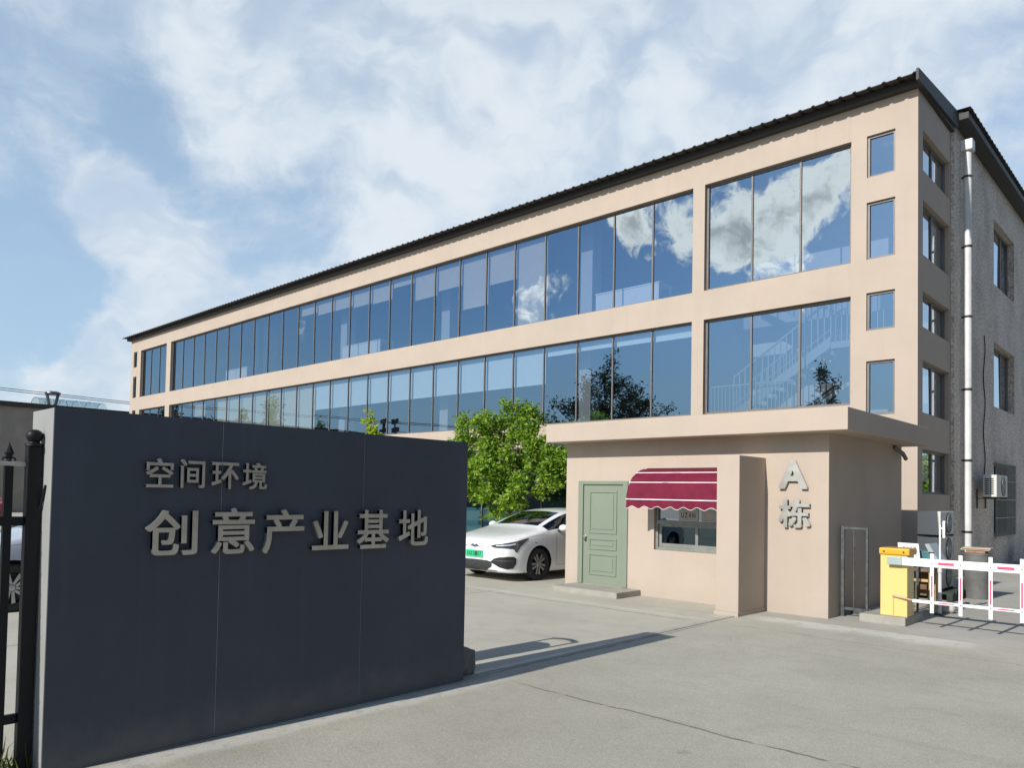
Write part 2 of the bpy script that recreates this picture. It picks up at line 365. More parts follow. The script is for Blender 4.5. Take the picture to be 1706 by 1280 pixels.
sheet('road', [(-5.3, -60), (90, -60), (90, 10.85), (-5.3, 10.85)], .004,
      groundmat('worn_asphalt', (.465, .44, .36), (.56, .53, .435), .55, .7, [(1, 5.2, .022, .16, 1.6, -4.7, 1.5, (.14, .14, .11)), (1, 9.75, .014, .5, .7, -4.9, 3.5, (.2, .2, .18)), (1, 10.72, .5, .9, 1.3, -5.0, -2.2, (.66, .64, .58)), (0, -5.2, .02, .12, 1.2, 5.2, 9.4, (.12, .12, .1)), (0, -5.0, .16, .25, 3.0, 1.2, 5.2, (.62, .60, .54))], .22),
      'pale worn asphalt forecourt in front of the gatehouse')
sheet('courtyard', [(-90, -30), (-5.3, -30), (-5.3, 40), (-90, 40)], .004,
      groundmat('yard_concrete', (.43, .405, .335), (.51, .48, .395), .14, .15, [(1, 9.88, .05, .05, 1.2, -40, -5.5, LT), (1, 9.62, .02, .05, 1.2, -40, -5.5, DK), (0, -9.6, .02, .03, 1., -20, 9.8, DK)], .2, 120), 'smooth concrete yard between the sign wall and the offices')
sheet('alley', [(-5.3, 10.85), (90, 10.85), (90, 80), (-5.3, 80)], .004,
      groundmat('alley_asphalt', (.375, .358, .318), (.45, .432, .382), .2, .25, [(1, 16.4, .02, .1, 1., -5, 5, DK)], .3), 'darker side alley paving behind the barrier')
o = MB().box(-5.34, -5.26, -8, 10.6, .0, .012).build('gate_rail', M('rail_steel', (.42, .41, .38), .6, .3)); tag(o, 'flat steel gate track set flush across the entrance', 'rail')
# ------------------------------------------------------------------ office building
YF, XC, XL, YB = 17.264, -4.645, -47.72, 19.89
bld = thing('office_building', 'long three storey beige office block with blue glass ribbon windows and grey rear wing', 'office building', (XC, YF, 0))
FX = axis_x(YF)
Z3, Z2, ZG = (7.021, 9.763), (3.856, 6.278), (.32, 3.16)
mull = [-42.07 + 1.2842 * k for k in range(26)]
SW = [(8.843, 9.777), (7.028, 8.293), (5.458, 6.29), (3.606, 4.787)]
ops = []
for z in (Z3, Z2): ops += [(-42.071, -9.961, *z), (-9.624, -6.006, *z), (-46.253, -42.63, *z)]
for z in SW: ops += [(-5.674, -5.09, *z), (-47.319, -46.81, *z)]
ops += [(-42.071, -9.961, *ZG), (-9.624, -6.006, .1, 3.16)]
wall(MB(), FX, XL, XC, 0, 10.49, ops, .24).build('front_wall', BEIGE, bld)
# side bay wall, facing +X
SY = axis_y(XC)
TW = [(8.859, 9.731), (7.029, 8.217), (5.476, 6.247), (3.631, 4.768), (1.916, 2.867)]
wall(MB(), SY, YF + .24, YB, 0, 10.49, [(17.62, 19.769, *z) for z in TW], .22).build('bay_side_wall', BEIGE, bld)
MB().box(XL, XL + .22, YF + .24, YB, 0, 10.49).build('bay_end_wall', BEIGE, bld)
# ribbon windows
b3 = {10: .15, 11: .2, 12: .2, 13: .23, 14: .25, 15: .1, 16: .36, 17: .31, 18: .64, 19: .4, 20: .995}
b2 = {k: (.46, BLIND_WHITE) for k in range(11, 21)}
b2.update({k: (.97, BLIND_SAND) for k in range(4, 11)}); b2.update({21: (.10, BLIND_WHITE), 22: (.09, BLIND_WHITE), 23: (.10, BLIND_WHITE), 24: (.11, BLIND_WHITE), 2: (.3, BLIND_GREY)})
window(bld, FX, -42.071, -9.961, *Z3, mull[1:-1], fm=FRAME, gm=GLASS, blinds=b3, bm_=BLIND_GREY, tilt=.045)
window(bld, FX, -42.071, -9.961, *Z2, mull[1:-1], fm=FRAME, gm=GLASS, blinds=b2, bm_=BLIND_WHITE, tilt=.045)
gw = window(bld, FX, -42.071, -9.961, *ZG, mull[1:-1], fm=FRAME, gm=GLASS_GF, tilt=.05)
for k in range(8, 25):
    MB().box(mull[k] + .04, mull[k + 1] - .04, YF + .15, YF + .154, .40, 1.28).build('frosted_film', FROST, gw)
for z in (Z3, Z2):
    window(bld, FX, -9.624, -6.006, *z, (-8.40, -7.20), fm=FRAME, gm=GLASS, tilt=.02, fw=.06)
    window(bld, FX, -46.253, -42.63, *z, (-45.05, -43.85), fm=FRAME, gm=GLASS, tilt=.03, fw=.06)
window(bld, FX, -9.624, -6.006, .1, 3.16, (-8.40, -7.20), fm=FRAME, gm=GLASS_GF, tilt=.1, fw=.06)
for z in SW:
    window(bld, FX, -5.674, -5.09, *z, fm=FRAME, gm=GLASS, rec=.05, fw=.05, tilt=.15)
    window(bld, FX, -47.319, -46.81, *z, fm=FRAME, gm=GLASS, rec=.05, fw=.05, tilt=.15)
for i, z in enumerate(TW):
    window(bld, SY, 17.62, 19.769, *z, (18.72,), fm=FRAME, gm=GLASS_CLEAR, rec=.10, fw=.055, mw=.03, tilt=.25, blinds={0: (.97, BLIND_WHITE)} if i == 1 else None)
# floors and inside walls
for z0, z1 in ((.02, .14), (3.2, 3.8), (6.33, 6.96), (10.0, 10.25)):
    MB().box(XL + .25, -9.86, YF + .26, 25.9, z0, z1).build('floor_slab', INT_FLOOR, bld)
    if z0 < 1 or z0 > 9: MB().box(-9.72, XC - .25, YF + .26, YB - .02, z0, z1).build('floor_slab', INT_FLOOR, bld)
    elif z0 > 3: MB().box(-9.72, XC - .25, YF + 1.9, YB - .02, z0, z1).build('floor_slab', INT_FLOOR, bld)
MB().box(XL + .25, -9.73, 25.9, 26.05, .02, 10.2).build('inner_wall', INT_WALL, bld)
MB().box(-9.86, -9.72, YF + .26, 25.9, .02, 10.2).build('inner_wall', INT_WALL, bld)
MB().box(-42.5, -42.38, YF + .26, 25.9, .02, 10.2).build('inner_wall', INT_WALL, bld)
MB().box(-9.72, XC - .24, YB - .2, YB - .03, .15, 10.0).build('inner_wall', INT_WALL, bld)
for x in (-33.3, -26.9, -20.5, -14.1):
    MB().box(x - .22, x + .22, YF + .9, YF + 1.34, .15, 10.0).build('inner_column', INT_WALL, bld)
cur = MB()
for x in (-33.15, -33.0, -32.4, -32.25): cur.box(x - .05, x + .07, YF + .28, YF + .36, 7.0, 9.7, .02)
cur.build('curtain', M('dark_curtain', (.05, .075, .06), .9), bld)
STAIRG = M('stair_grey', (.27, .29, .31), .6, var=.05)
# stairs in the glazed bay
for zb in (.14, 3.8, 6.96):
    if zb > 5: continue
    h = 3.2 / 2; st = MB(); ra = MB()
    xa, xb = -9.0, -6.6
    for (x0, z0, x1, z1, y0, y1) in ((xa, zb, xb, zb + h, YF + .45, YF + 1.35), (xb, zb + h, xa, zb + 2 * h - .05, YF + 1.5, YF + 2.3)):
        n = 10
        for i in range(n):
            p, q = x0 + (x1 - x0) * i / n, x0 + (x1 - x0) * (i + 1) / n; z = z0 + (z1 - z0) * (i + 1) / n
            st.box(min(p, q), max(p, q), y0, y1, z - .05, z)
        for y in (y0 - .03, y1 + .005): st.prism([(x0, y, z0 - .12), (x1, y, z1 - .12), (x1, y, z1 + .14), (x0, y, z0 + .14)], (0, .025, 0))
        for y in (y0, y1):
            for i in range(17):
                t = i / 16; x = x0 + (x1 - x0) * t; z = z0 + (z1 - z0) * t
                ra.box(x - .014, x + .014, y - .012, y + .012, z + .05, z + .98)
            ra.cyl((x0, y, z0 + 1.0), (x1, y, z1 + 1.0), .03, n=8); ra.cyl((x0, y, z0 + .3), (x1, y, z1 + .3), .014, n=6)
    st.box(xb, xb + 1.2, YF + .45, YF + 2.3, zb + h - .15, zb + h)
    for i in range(9):
        x = xb + .1 + i * .13; ra.box(x - .01, x + .01, YF + .47, YF + .49, zb + h, zb + h + .95)
    ra.cyl((xb, YF + .48, zb + h + .97), (xb + 1.2, YF + .48, zb + h + .97), .025, n=8)
    if zb > 3:
        for i in range(22):
            x = -9.55 + i * .1; ra.box(x - .009, x + .009, YF + .30, YF + .32, zb + .0, zb + .75)
        ra.cyl((-9.6, YF + .31, zb + .77), (-7.4, YF + .31, zb + .77), .022, n=8)
    st.build('staircase', STAIRG, bld); ra.build('stair_railing', STAIRG, bld)
# front roof: corrugated sheet on a deck, and its flat end trim
def corrug(mb, a0, a1, pitch, y0, z0, y1, z1, rib, mp, ph=0.):
    prof = []; a = a0 - ph
    while a < a1:
        for da, dz in ((0, 0), (pitch * .66, 0), (pitch * .74, rib), (pitch * .90, rib), (pitch * .98, 0)):
            if a0 <= a + da <= a1: prof.append((a + da, dz))
        a += pitch
    prof = [(a0, 0)] + prof + [(a1, 0)]
    for th in (0, -.012):
        pass
    R = [[mb.bm.verts.new(mp(a, y, z + dz + th)) for a, dz in prof] for y, z, th in ((y0, z0, 0), (y1, z1, 0), (y1, z1, -.015), (y0, z0, -.015))]
    for i in range(4):
        A, B = R[i], R[(i + 1) % 4]
        for k in range(len(prof) - 1): mb.bm.faces.new((A[k], A[k + 1], B[k + 1], B[k]))
    return mb
idm = lambda a, y, z: Vector((a, y, z))
rf = MB(); corrug(rf, XL - .32, XC + .12, .30, YF - .45, 10.62, YB + .1, 10.95, .028, idm); rf = rf.build('roof', ROOF, bld)
MB().prism([(XL - .25, YF - .19, 10.492), (XL - .25, YB, 10.492), (XL - .25, YB, 10.915), (XL - .25, YF - .19, 10.634)], (XC - XL + .33, 0, 0)).build('roof_deck', DARKTRIM, rf)
cz_ = 10.62 + (1.2 + .45) / (YB + .1 - YF + .45) * .33
MB().box(XL - .2, XC + .08, YF + 1.2, YF + 1.22, cz_ - .08, cz_ + .024).build('rib_closure', DARKTRIM, rf)
MB().prism([(XC + .085, YF - .47, 10.45), (XC + .085, YB + .1, 10.60), (XC + .085, YB + .1, 11.0), (XC + .085, YF - .47, 10.69)], (.05, 0, 0)).build('end_trim', DARKTRIM, rf)
# rear wing
YR = 46.
GW = [(24.45, 27.3, 7.88, 9.73), (24.45, 27.3, 4.44, 6.24), (24.45, 27.3, .82, 2.87), (32.5, 35.3, 7.88, 9.73), (32.5, 35.3, 4.44, 6.24), (32.5, 35.3, .82, 2.87)]
wall(MB(), SY, YB + .002, YR, 0, 10.95, GW, .3).build('rear_wall', GREY, bld)
MB().box(XC + .002, XC + .07, YB, 20.48, 0, 10.45).build('pilaster', GREY, bld)
MB().box(XL, XL + .3, YB + .01, YR, 0, 10.95).build('rear_wall', GREY, bld)
MB().box(XL + .3, XC - .3, YR - .3, YR, 0, 10.95).build('rear_wall', GREY, bld)
MB().box(-9.5, -9.3, YB + .1, YR - .4, 0, 10.9).build('inner_wall', INT_WALL, bld)
for z in (3.3, 6.7): MB().box(-9.28, XC - .32, YB + .1, YR - .4, z, z + .3).build('floor_slab', INT_FLOOR, bld)
for i, g in enumerate(GW):
    if i % 3 == 2: window(bld, SY, *g, (25.9 if i < 3 else 33.9,), fm=FRAME, gm=GLASS_GF, rec=.2, fw=.06, mw=.03)
    else: window(bld, SY, *g, (25.4, 26.35) if i < 3 else (33.5, 34.4), fm=FRAME, gm=GLASS_CLEAR, rec=.17, fw=.06, mw=.03, tilt=.4, blinds={0: (.97, BLIND_WHITE)})
ygp = lambda a, y, z: Vector((y, a, z))
rr = MB(); corrug(rr, YB + .05, YR + .3, .30, XC + .40, 11.02, -26.0, 11.2, .03, ygp); rr = rr.build('roof', ROOF, bld)
MB().prism([(XC + .22, YB + .12, 10.952), (-26., YB + .12, 10.952), (-26., YB + .12, 11.17), (XC + .22, YB + .12, 10.99)], (0, YR - YB, 0)).build('roof_deck', DARKTRIM, rr)
MB().box(XC + .02, XC + .34, YB + .13, YR, 10.80, 10.95).build('gutter', DARKTRIM, rr)
# downpipe with hopper and clips
dp = MB(); px, py = XC + .20, 20.58
dp.cyl((px, py, .05), (px, py, 10.25), .085, n=18)
dpo = dp.build('downpipe', PIPE, bld, smooth=True)
MB().box(px - .13, px + .13, py - .14, py + .14, 10.22, 10.48, .02).build('hopper', PIPE, dpo)
cl = MB()
for z in (1.05, 2.75, 4.45, 6.2, 7.9, 9.6): cl.cyl((px, py, z - .025), (px, py, z + .025), .097, n=18); cl.box(XC + .07, px, py - .02, py + .02, z - .02, z + .02)
cl.build('pipe_clip', DARKTRIM, dpo)
# window grille of the ground floor
g = MB(); gx = XC + .04
for i in range(22): y = 24.5 + i * .131; g.cyl((gx, y, .78), (gx, y, 2.9), .009, n=6)
for z in (.80, 1.33, 1.85, 2.37, 2.88): g.box(gx - .012, gx + .022, 24.44, 27.3, z - .014, z + .014)
g.build('window_grille', M('grille_metal', (.30, .30, .28), .5, .5), bld)
# loose black cable down the wall
cb = MB(); pts = [(XC + .03, 23.15 + .10 * sin(i * .9), 6.2 - i * .21) for i in range(19)]
cb.tube(pts, .014, 6); cb.build('cable', M('black_rubber', (.02, .02, .02), .7), bld, smooth=True)
cb = MB(); cb.tube([(XC + .03, 29.3 + .05 * sin(i), 2.2 - i * .2) for i in range(10)], .02, 6); cb.build('cable', M('blue_cable', (.03, .07, .2), .6), bld, smooth=True)
# desks behind the glass
DESK = M('desk_white', (.8, .8, .78), .5, var=.03)
def desk(x, z, lab, L_=1.6):
    t = thing('desk', lab, 'desk', (x, YF + .9, z), 0, 'desks behind the office glass')
    MB().box(-L_ / 2, L_ / 2, -.35, .35, .70, .74, .005).build('tabletop', DESK, t, local=True)
    MB().box(-L_ / 2 + .02, L_ / 2 - .02, -.34, -.32, .2, .69).build('front_panel', DESK, t, local=True)
    for sx in (-1, 1):
        for sy in (-1, 1): MB().box(sx * (L_ / 2 - .05) - .025, sx * (L_ / 2 - .05) + .025, sy * .3 - .01, sy * .3 + .025, 0, .699).build('leg', DESK, t, local=True)
desk(-25.2, 6.96, 'white desk behind the third floor glass in the middle of the ribbon window', 2.6)
desk(-12.4, 6.96, 'white desk behind the third floor glass under the big reflected cloud', 2.2)
desk(-35.6, 6.96, 'white desk behind the third floor glass left of the dark curtain', 2.2)

# ------------------------------------------------------------------ gatehouse
GX0, GX1, GY, GYB = -9.212, -4.245, 11.345, 14.80
gh = thing('gatehouse', 'small flat roofed beige gatehouse with green door, maroon awning and steel letters', 'gatehouse', (GX0, GY, 0))
GM = axis_x(GY)
wall(MB(), GM, GX0, GX1, 0, 2.738, [(-8.86, -7.82, .11, 2.0), (-7.24, -5.62, .83, 1.78)], .2).build('front_wall', BEIGE, gh)
MB().box(GX1 - .2, GX1, GY + .2, GYB, 0, 2.738).build('side_wall', BEIGE, gh)
MB().box(GX0, GX0 + .2, GY + .2, GYB, 0, 2.738).build('side_wall', BEIGE, gh)
MB().box(GX0 + .2, GX1 - .2, GYB - .2, GYB, 0, 2.738).build('back_wall', BEIGE, gh)
MB().box(GX0 + .2, GX1 - .2, GY + .2, GYB - .2, .02, .06).build('inner_floor', INT_FLOOR, gh)
MB().box(-9.366, -3.821, 10.895, 14.92, 2.739, 3.062, .012).build('roof', BEIGE, gh)
pw = MB().box(-5.583, -5.219, 10.466, GY - .001, .06, 2.388, .008); pw.box(-5.60, -5.21, 10.44, GY - .001, 0, .062, .004); pw.build('wing_wall', BEIGE, gh)
# door
SAGE = M('sage_paint', (.205, .24, .18), .42, var=.04, vs=1.5)
df = MB()
for a, b, c, d in ((-8.90, -8.79, .11, 2.02), (-7.89, -7.785, .11, 2.02), (-8.79, -7.89, 1.955, 2.02)): df.box(a, b, GY - .028, GY + .09, c, d, .006)
door = MB().box(-8.79, -7.89, GY + .005, GY + .05, .112, 1.955, .003).build('door', SAGE, gh)
df.build('door_frame', SAGE, door)
dpn = MB()
for z0, z1 in ((1.05, 1.84), (.75, .965), (.28, .68)):
    x0, x1 = -8.66, -8.03
    for a, b, c, d in ((x0, x1, z1 - .035, z1), (x0, x1, z0, z0 + .035), (x0, x0 + .035, z0 + .035, z1 - .035), (x1 - .035, x1, z0 + .035, z1 - .035)): dpn.box(a, b, GY - .011, GY + .006, c, d, .007)
    dpn.box(x0 + .075, x1 - .075, GY - .006, GY + .006, z0 + .075, z1 - .075, .006)
dpn.build('door_panel', SAGE, door)
MB().lathe([(.0, -.05), (.022, -.048), (.03, -.035), (.022, -.018), (.014, -.012), (.03, -.008), (.03, .006)], (-8.735, GY, .985), 'Y', 16).build('door_handle', STEEL, door, smooth=True)
MB().lathe([(.0, -.012), (.02, -.012), (.026, -.006), (.026, .006)], (-8.735, GY, .915), 'Y', 16).build('lock', DARKTRIM, door, smooth=True)
CONC = M('step_concrete', (.37, .345, .295), .9, var=.12, vs=5, bump=.25, bs=60, var2=.2)
MB().box(-8.93, -7.50, 10.62, GY - .001, 0, .105, .015).build('doorstep', CONC, gh)
# window
ALU = M('old_aluminium', (.23, .235, .21), .5, .25, var=.15, vs=6)
gwin = MB(); a0, a1, z0, z1 = -7.24, -5.62, .83, 1.78; d0, d1 = GY + .05, GY + .12
for bx in ((a0 + .001, a0 + .05, z0 + .001, z1 - .001), (a1 - .05, a1 - .001, z0 + .001, z1 - .001), (a0 + .05, a1 - .05, z0 + .001, z0 + .05), (a0 + .05, a1 - .05, z1 - .05, z1 - .001), (a0 + .05, a1 - .05, 1.28, 1.345)): gwin.box(bx[0], bx[1], d0, d1, bx[2], bx[3], .004)
gwo = gwin.build('window', ALU, gh)
for x0, x1, y in ((a0 + .05, -6.42, d0 + .035), (-6.47, a1 - .05, d0 + .008)):
    s = MB()
    for bx in ((x0, x0 + .055, .88, 1.28), (x1 - .055, x1, .88, 1.28), (x0 + .055, x1 - .055, .88, .945), (x0 + .055, x1 - .055, 1.235, 1.28)): s.box(bx[0], bx[1], y, y + .026, bx[2], bx[3], .003)
    s.build('sash', ALU, gwo); MB().face([(x0 + .055, y + .013, .945), (x1 - .055, y + .013, .945), (x1 - .055, y + .013, 1.235), (x0 + .055, y + .013, 1.235)]).build('pane', GLASS_GF, gwo)
MB().face([(a0 + .05, d0 + .04, 1.345), (a1 - .05, d0 + .04, 1.345), (a1 - .05, d0 + .04, 1.73), (a0 + .05, d0 + .04, 1.73)]).build('pane', GLASS_CLEAR, gwo)
ntc = MB().box(-6.80, -6.43, d0 + .030, d0 + .034, 1.352, 1.56).build('paper_notice', M('paper', (.52, .50, .48), .9), gwo)
nl = MB()
for i, ch in enumerate('UZAN'): letters(nl, ch, -6.755 + i * .072, -6.70 + i * .072, 1.40, 1.485, axis_x(d0 + .028), 0, .003)
nl.build('lettering', M('brown_ink', (.10, .05, .04), .8), gwo)
MB().box(-6.37, -6.05, d0 + .030, d0 + .034, 1.352, 1.55).build('paper_notice', M('paper', (.52, .50, .48), .9), gwo)
xl = MB(); letters(xl, 'X', -5.995, -5.945, .95, 1.035, axis_x(d0 + .0), .0, .004, -.02); xl.build('window_mark', M('white_tape', (.7, .72, .75), .6), gwo)
# awning: arched cloth with white piping and a scalloped valance
MAROON = M('maroon_canvas', (.150, .015, .036), .8, var=.14, vs=5, bump=.5, bs=7, spec=.15)
AW0, AW1 = -7.40, -5.64
prof = []
for i in range(15):
    t = i / 14 * pi / 2; prof.append((-.62 * sin(t), 2.235 - .535 * (1 - cos(t))))
prof = [(0, 2.245)] + prof
ab = MB(); nx = 40
def wr(x, k): return .008 * sin(x * 9 + k * 1.3) + .006 * sin(x * 23 + k * 2.1) if 2 < k < 15 else 0
for th in (0, .006):
    rows = [[ab.bm.verts.new((AW0 + (AW1 - AW0) * i / nx, GY + y + (th if k > 3 else 0) + wr(i / nx, k), z - th)) for i in range(nx + 1)] for k, (y, z) in enumerate(prof)]
    for A, B in zip(rows[:-1], rows[1:]):
        for i in range(nx): ab.bm.faces.new((A[i], A[i + 1], B[i + 1], B[i]))
# end cheeks stay open; the valance hangs in scallops
yv, zv = GY - .62, 1.70
def scal(x): return (.135 + .022 * cos(2 * pi * (x - AW0) / .245))
for th in (.002, .008):
    A = [ab.bm.verts.new((AW0 + (AW1 - AW0) * i / 80, yv - .004 + th + .006 * sin(i * .7), zv + .004)) for i in range(81)]
    B = [ab.bm.verts.new((AW0 + (AW1 - AW0) * i / 80, yv - .010 + th + .008 * sin(i * .7), zv - scal(AW0 + (AW1 - AW0) * i / 80))) for i in range(81)]
    for i in range(80): ab.bm.faces.new((A[i], A[i + 1], B[i + 1], B[i]))
aw = ab.build('awning', MAROON, gh, smooth='all', recalc=False)
WPIPE = M('white_piping', (.82, .80, .80), .6)
pp = MB()
for k in (6, 10): y, z = prof[k]; pp.box(AW0 - .003, AW1, GY + y - .011, GY + y + .004, z - .005, z + .009, .003)
pp.box(AW0 - .003, AW1, yv - .016, yv - .002, zv - .007, zv + .009, .003)
for i in range(80):
    xa, xb = AW0 + (AW1 - AW0) * i / 80, AW0 + (AW1 - AW0) * (i + 1) / 80
    pp.cyl((xa, yv - .006 + .008 * sin(i * .7), zv - scal(xa)), (xb, yv - .006 + .008 * sin((i + 1) * .7), zv - scal(xb)), .0045, n=5)
pp.build('piping', WPIPE, aw)
ar = MB()
for x in (AW0 + .03, AW1 - .03): ar.tube([(x, GY + y * .97, z - .02) for y, z in prof], .009, 6); ar.cyl((x, GY, 1.64), (x, GY - .6, 1.64), .009, n=6)
ar.build('awning_arm', STEEL, aw)
# letters
for ch, b in (('A', (-4.985, -4.545, 1.905, 2.335)), ('栋', (-4.985, -4.500, 1.317, 1.748))):
    letters(MB(), ch, *b, GM, -.055, -.012, .024).build('letter', STEEL, gh)
MB().tube([(GX1 + .02, GYB - .5, 2.70), (GX1 + .10, GYB - .28, 2.60), (GX1 + .12, GYB - .16, 2.50)], .035, 10).build('roof_spout', FRAME, gh, smooth=True)
MB().prism([(-26., YB + .12, 10.952), (XL, YB + .12, 10.952), (XL, YB + .12, 11.0), (-26., YB + .12, 11.17)], (0, YR - YB, 0)).build('roof_deck', DARKTRIM, rr)

# ------------------------------------------------------------------ sign wall
QX, QX2, Q0, Q1, QZ = -5.163, -5.599, 1.437, 4.888, 2.224
sg = thing('sign_wall', 'tall dark slate blue entrance wall carrying two rows of steel characters', 'sign wall', (QX, Q0, 0))
SLATE = M('slate_panel', (.052, .060, .080), .55, var=.10, vs=1.2, bump=.05, bs=6, var2=.12, vs2=.8, spec=.4)
weather(SLATE, 9., .3, .5, .85, (1.22, 1.2, 1.16), (.15, .145, .13))
PALE = M('pale_grey_panel', (.30, .30, .288), .6, var=.06, vs=2, var2=.1, vs2=1.5)
MB().box(QX2, QX - .012, Q0, Q1, 0, QZ, .004).build('core', PALE, sg)
fp = MB()
for a, b in ((Q0 + .002, 2.503), (2.507, 3.717), (3.721, Q1 - .001)): fp.box(QX - .0115, QX, a, b, .012, QZ + .002, .0015)
fp.build('front_panel', SLATE, sg)
MB().box(QX - .0114, QX - .003, 2.5033, 2.5067, .02, QZ - .004).box(QX - .0114, QX - .003, 3.7173, 3.7207, .02, QZ - .004).build('seam', M('seam_sealant', (.42, .43, .44), .6), sg)
SM = axis_y(QX)
row1 = (('空', 1.974, 2.150, 1.750, 1.942), ('间', 2.197, 2.365, 1.750, 1.944), ('环', 2.413, 2.612, 1.748, 1.936), ('境', 2.640, 2.832, 1.748, 1.940))
row2 = (('创', 1.980, 2.323, 1.297, 1.600), ('意', 2.421, 2.741, 1.290, 1.613), ('产', 2.805, 3.148, 1.280, 1.602), ('业', 3.218, 3.552, 1.287, 1.588), ('基', 3.636, 3.955, 1.280, 1.597), ('地', 4.056, 4.385, 1.287, 1.596))
for ch, *b in row1: letters(MB(), ch, *b, SM, -.036, -.012, .015).build('letter', STEEL, sg)
for ch, *b in row2: letters(MB(), ch, *b, SM, -.044, -.012, .015).build('letter', STEEL, sg)
blk = MB(); b2 = bmesh.new(); bmesh.ops.create_cube(b2, size=1)
bmesh.ops.subdivide_edges(b2, edges=b2.edges, cuts=5, use_grid_fill=True)
for v in b2.verts:
    p = v.co * 2; q = p.normalized() * max(abs(p.x), abs(p.y), abs(p.z)); v.co = p.lerp(q, .35) * .5
    v.co = Vector((v.co.x * .34, v.co.y * .26, v.co.z * .27)) + Vector((random.uniform(-1, 1), random.uniform(-1, 1), random.uniform(-1, 1))) * .006
blk.add(b2, mat=Matrix.Translation((-5.42, 5.03, .125)))
o = blk.build('stone_block', M('rough_stone', (.16, .15, .14), .9, var=.3, vs=14, bump=.8, bs=40), None, smooth='all'); tag(o, 'rough grey stone block against the end of the dark entrance wall', 'stone')
# retracted gate head standing behind the wall; only its shadow reaches the picture
gt = thing('gate_post', 'narrow arched gate leaf behind the entrance wall casting a hooped shadow', 'gate', (-5.92, 4.80, 0))
GMET = M('gate_metal', (.10, .13, .11), .5, .5)
MB().prism([(-.16, 0, .02), (.20, 0, .02), (.20, 0, 1.12), (.14, 0, 1.22), (.02, 0, 1.28), (-.10, 0, 1.26), (-.16, 0, 1.22)], (0, .05, 0)).build('body', GMET, gt, local=True)
hp = MB(); pts = [(-.15, .025, .84), (-.15, .025, 1.46)]; hp.tube(pts, .022, 8); hp.tube([(.19, .025, .84), (.19, .025, 1.46)], .022, 8)
hp.tube([(-.17 + .38 * i / 10, .025, 1.46 + .06 * sin(pi * i / 10)) for i in range(11)], .028, 8); hp.build('hoop', GMET, gt, local=True)

# ------------------------------------------------------------------ iron fence at the left edge
BLACK = M('black_iron', (.008, .0085, .011), .5, 0., var=.2, spec=.25)
fx = -5.38
fe = thing('iron_fence', 'black iron fence with ball topped post and spear finials beside the dark entrance wall', 'fence', (fx, 1.35, 0))
fpst = MB().box(fx - .025, fx + .05, 1.350, 1.428, 0, 1.99, .006).build('post', BLACK, fe)
MB().lathe([(.0, 2.095), (.02, 2.093), (.038, 2.082), (.046, 2.066), (.047, 2.05), (.041, 2.032), (.03, 2.018), (.034, 2.01), (.05, 2.004), (.052, 1.991)], (fx + .012, 1.389, .0), 'Z', 20).build('ball_finial', BLACK, fpst, smooth=True)
CAPM = M('worn_rail_top', (.42, .41, .38), .5, .4, var=.2, vs=8)
for z in (.30, 1.50): MB().box(fx - .02, fx + .02, -3.2, 1.349, z, z + .055, .004).build('rail', BLACK, fe)
MB().box(fx - .025, fx + .025, -3.2, 1.349, 1.865, 1.89, .004).build('rail', CAPM, fe)
for k in range(22):
    y = 1.262 - k * .2
    p = MB().box(fx - .022, fx + .022, y - .022, y + .022, .08, 1.864, .002).build('picket', BLACK, fe)
    f = MB(); f.lathe([(.0, 2.01), (.006, 1.995), (.028, 1.945), (.010, 1.91), (.012, 1.90), (.016, 1.891)], (fx, y, .0), 'Z', 8)
    for s in (-1, 1): f.tube([(fx, y, 1.90), (fx, y + s * .022, 1.918), (fx, y + s * .034, 1.908), (fx, y + s * .032, 1.897)], .005, 5)
    f.build('spear_finial', BLACK, p)
MB().tube([(fx + .05, 1.425, 1.60), (fx + .115, 1.432, 1.75)], .008, 6).build('slanted_bar', BLACK, fe)  # thin dark bar slanting up from the post
# ------------------------------------------------------------------ plants
def leaf_mesh(mb, tl, pts, size, up=.35, spread=1., nper=1, ratio=.5):
    lay = tl
    for p in pts:
        for _ in range(nper):
            a = Vector((random.gauss(0, 1), random.gauss(0, 1), random.gauss(-.25, .6))).normalized()
            nrm = Vector((random.gauss(0, .6), random.gauss(0, .6), 1 * up + random.gauss(0, .5))).normalized()
            b = a.cross(nrm)
            if b.length < .1: continue
            b.normalize(); s = size * random.uniform(.65, 1.3); c = Vector(p) + Vector((random.gauss(0, 1), random.gauss(0, 1), random.gauss(0, 1))) * spread
            n2 = a.cross(b) * s * .12
            v = [mb.bm.verts.new(q) for q in (c, c + a * s * .45 + b * s * ratio * .5 + n2, c + a * s, c + a * s * .45 - b * s * ratio * .5 + n2)]
            t = random.random()
            for f in (mb.bm.faces.new((v[0], v[1], v[2])), mb.bm.faces.new((v[0], v[2], v[3]))):
                for lp in f.loops: lp[lay] = (t, t, t, 1)
def limb(mb, p, d, ln, r, depth, tips, bend=.25, split=3, shrink=.72, rise=.1):
    n = 4; pts = [Vector(p)]; d = Vector(d).normalized()
    for i in range(n):
        d = (d + Vector((random.gauss(0, bend), random.gauss(0, bend), random.gauss(rise, bend))) * .4).normalized(); pts.append(pts[-1] + d * ln / n)
    for i in range(n):
        mb.cyl(pts[i], pts[i + 1], r * (1 - .1 * i), r * (1 - .1 * (i + 1)), 7 if r > .02 else 5, caps=False)
    if depth <= 1:
        tips += pts[1:] if depth == 0 else pts[2:]
    if depth > 0:
        for k in range(split):
            q = pts[random.choice((2, 3, 4)) if k else 4]
            e = (d + Vector((random.gauss(0, .75), random.gauss(0, .75), random.gauss(.15, .5)))).normalized()
            limb(mb, q, e, ln * shrink * random.uniform(.75, 1.15), r * .6, depth - 1, tips, bend, split, shrink, rise)
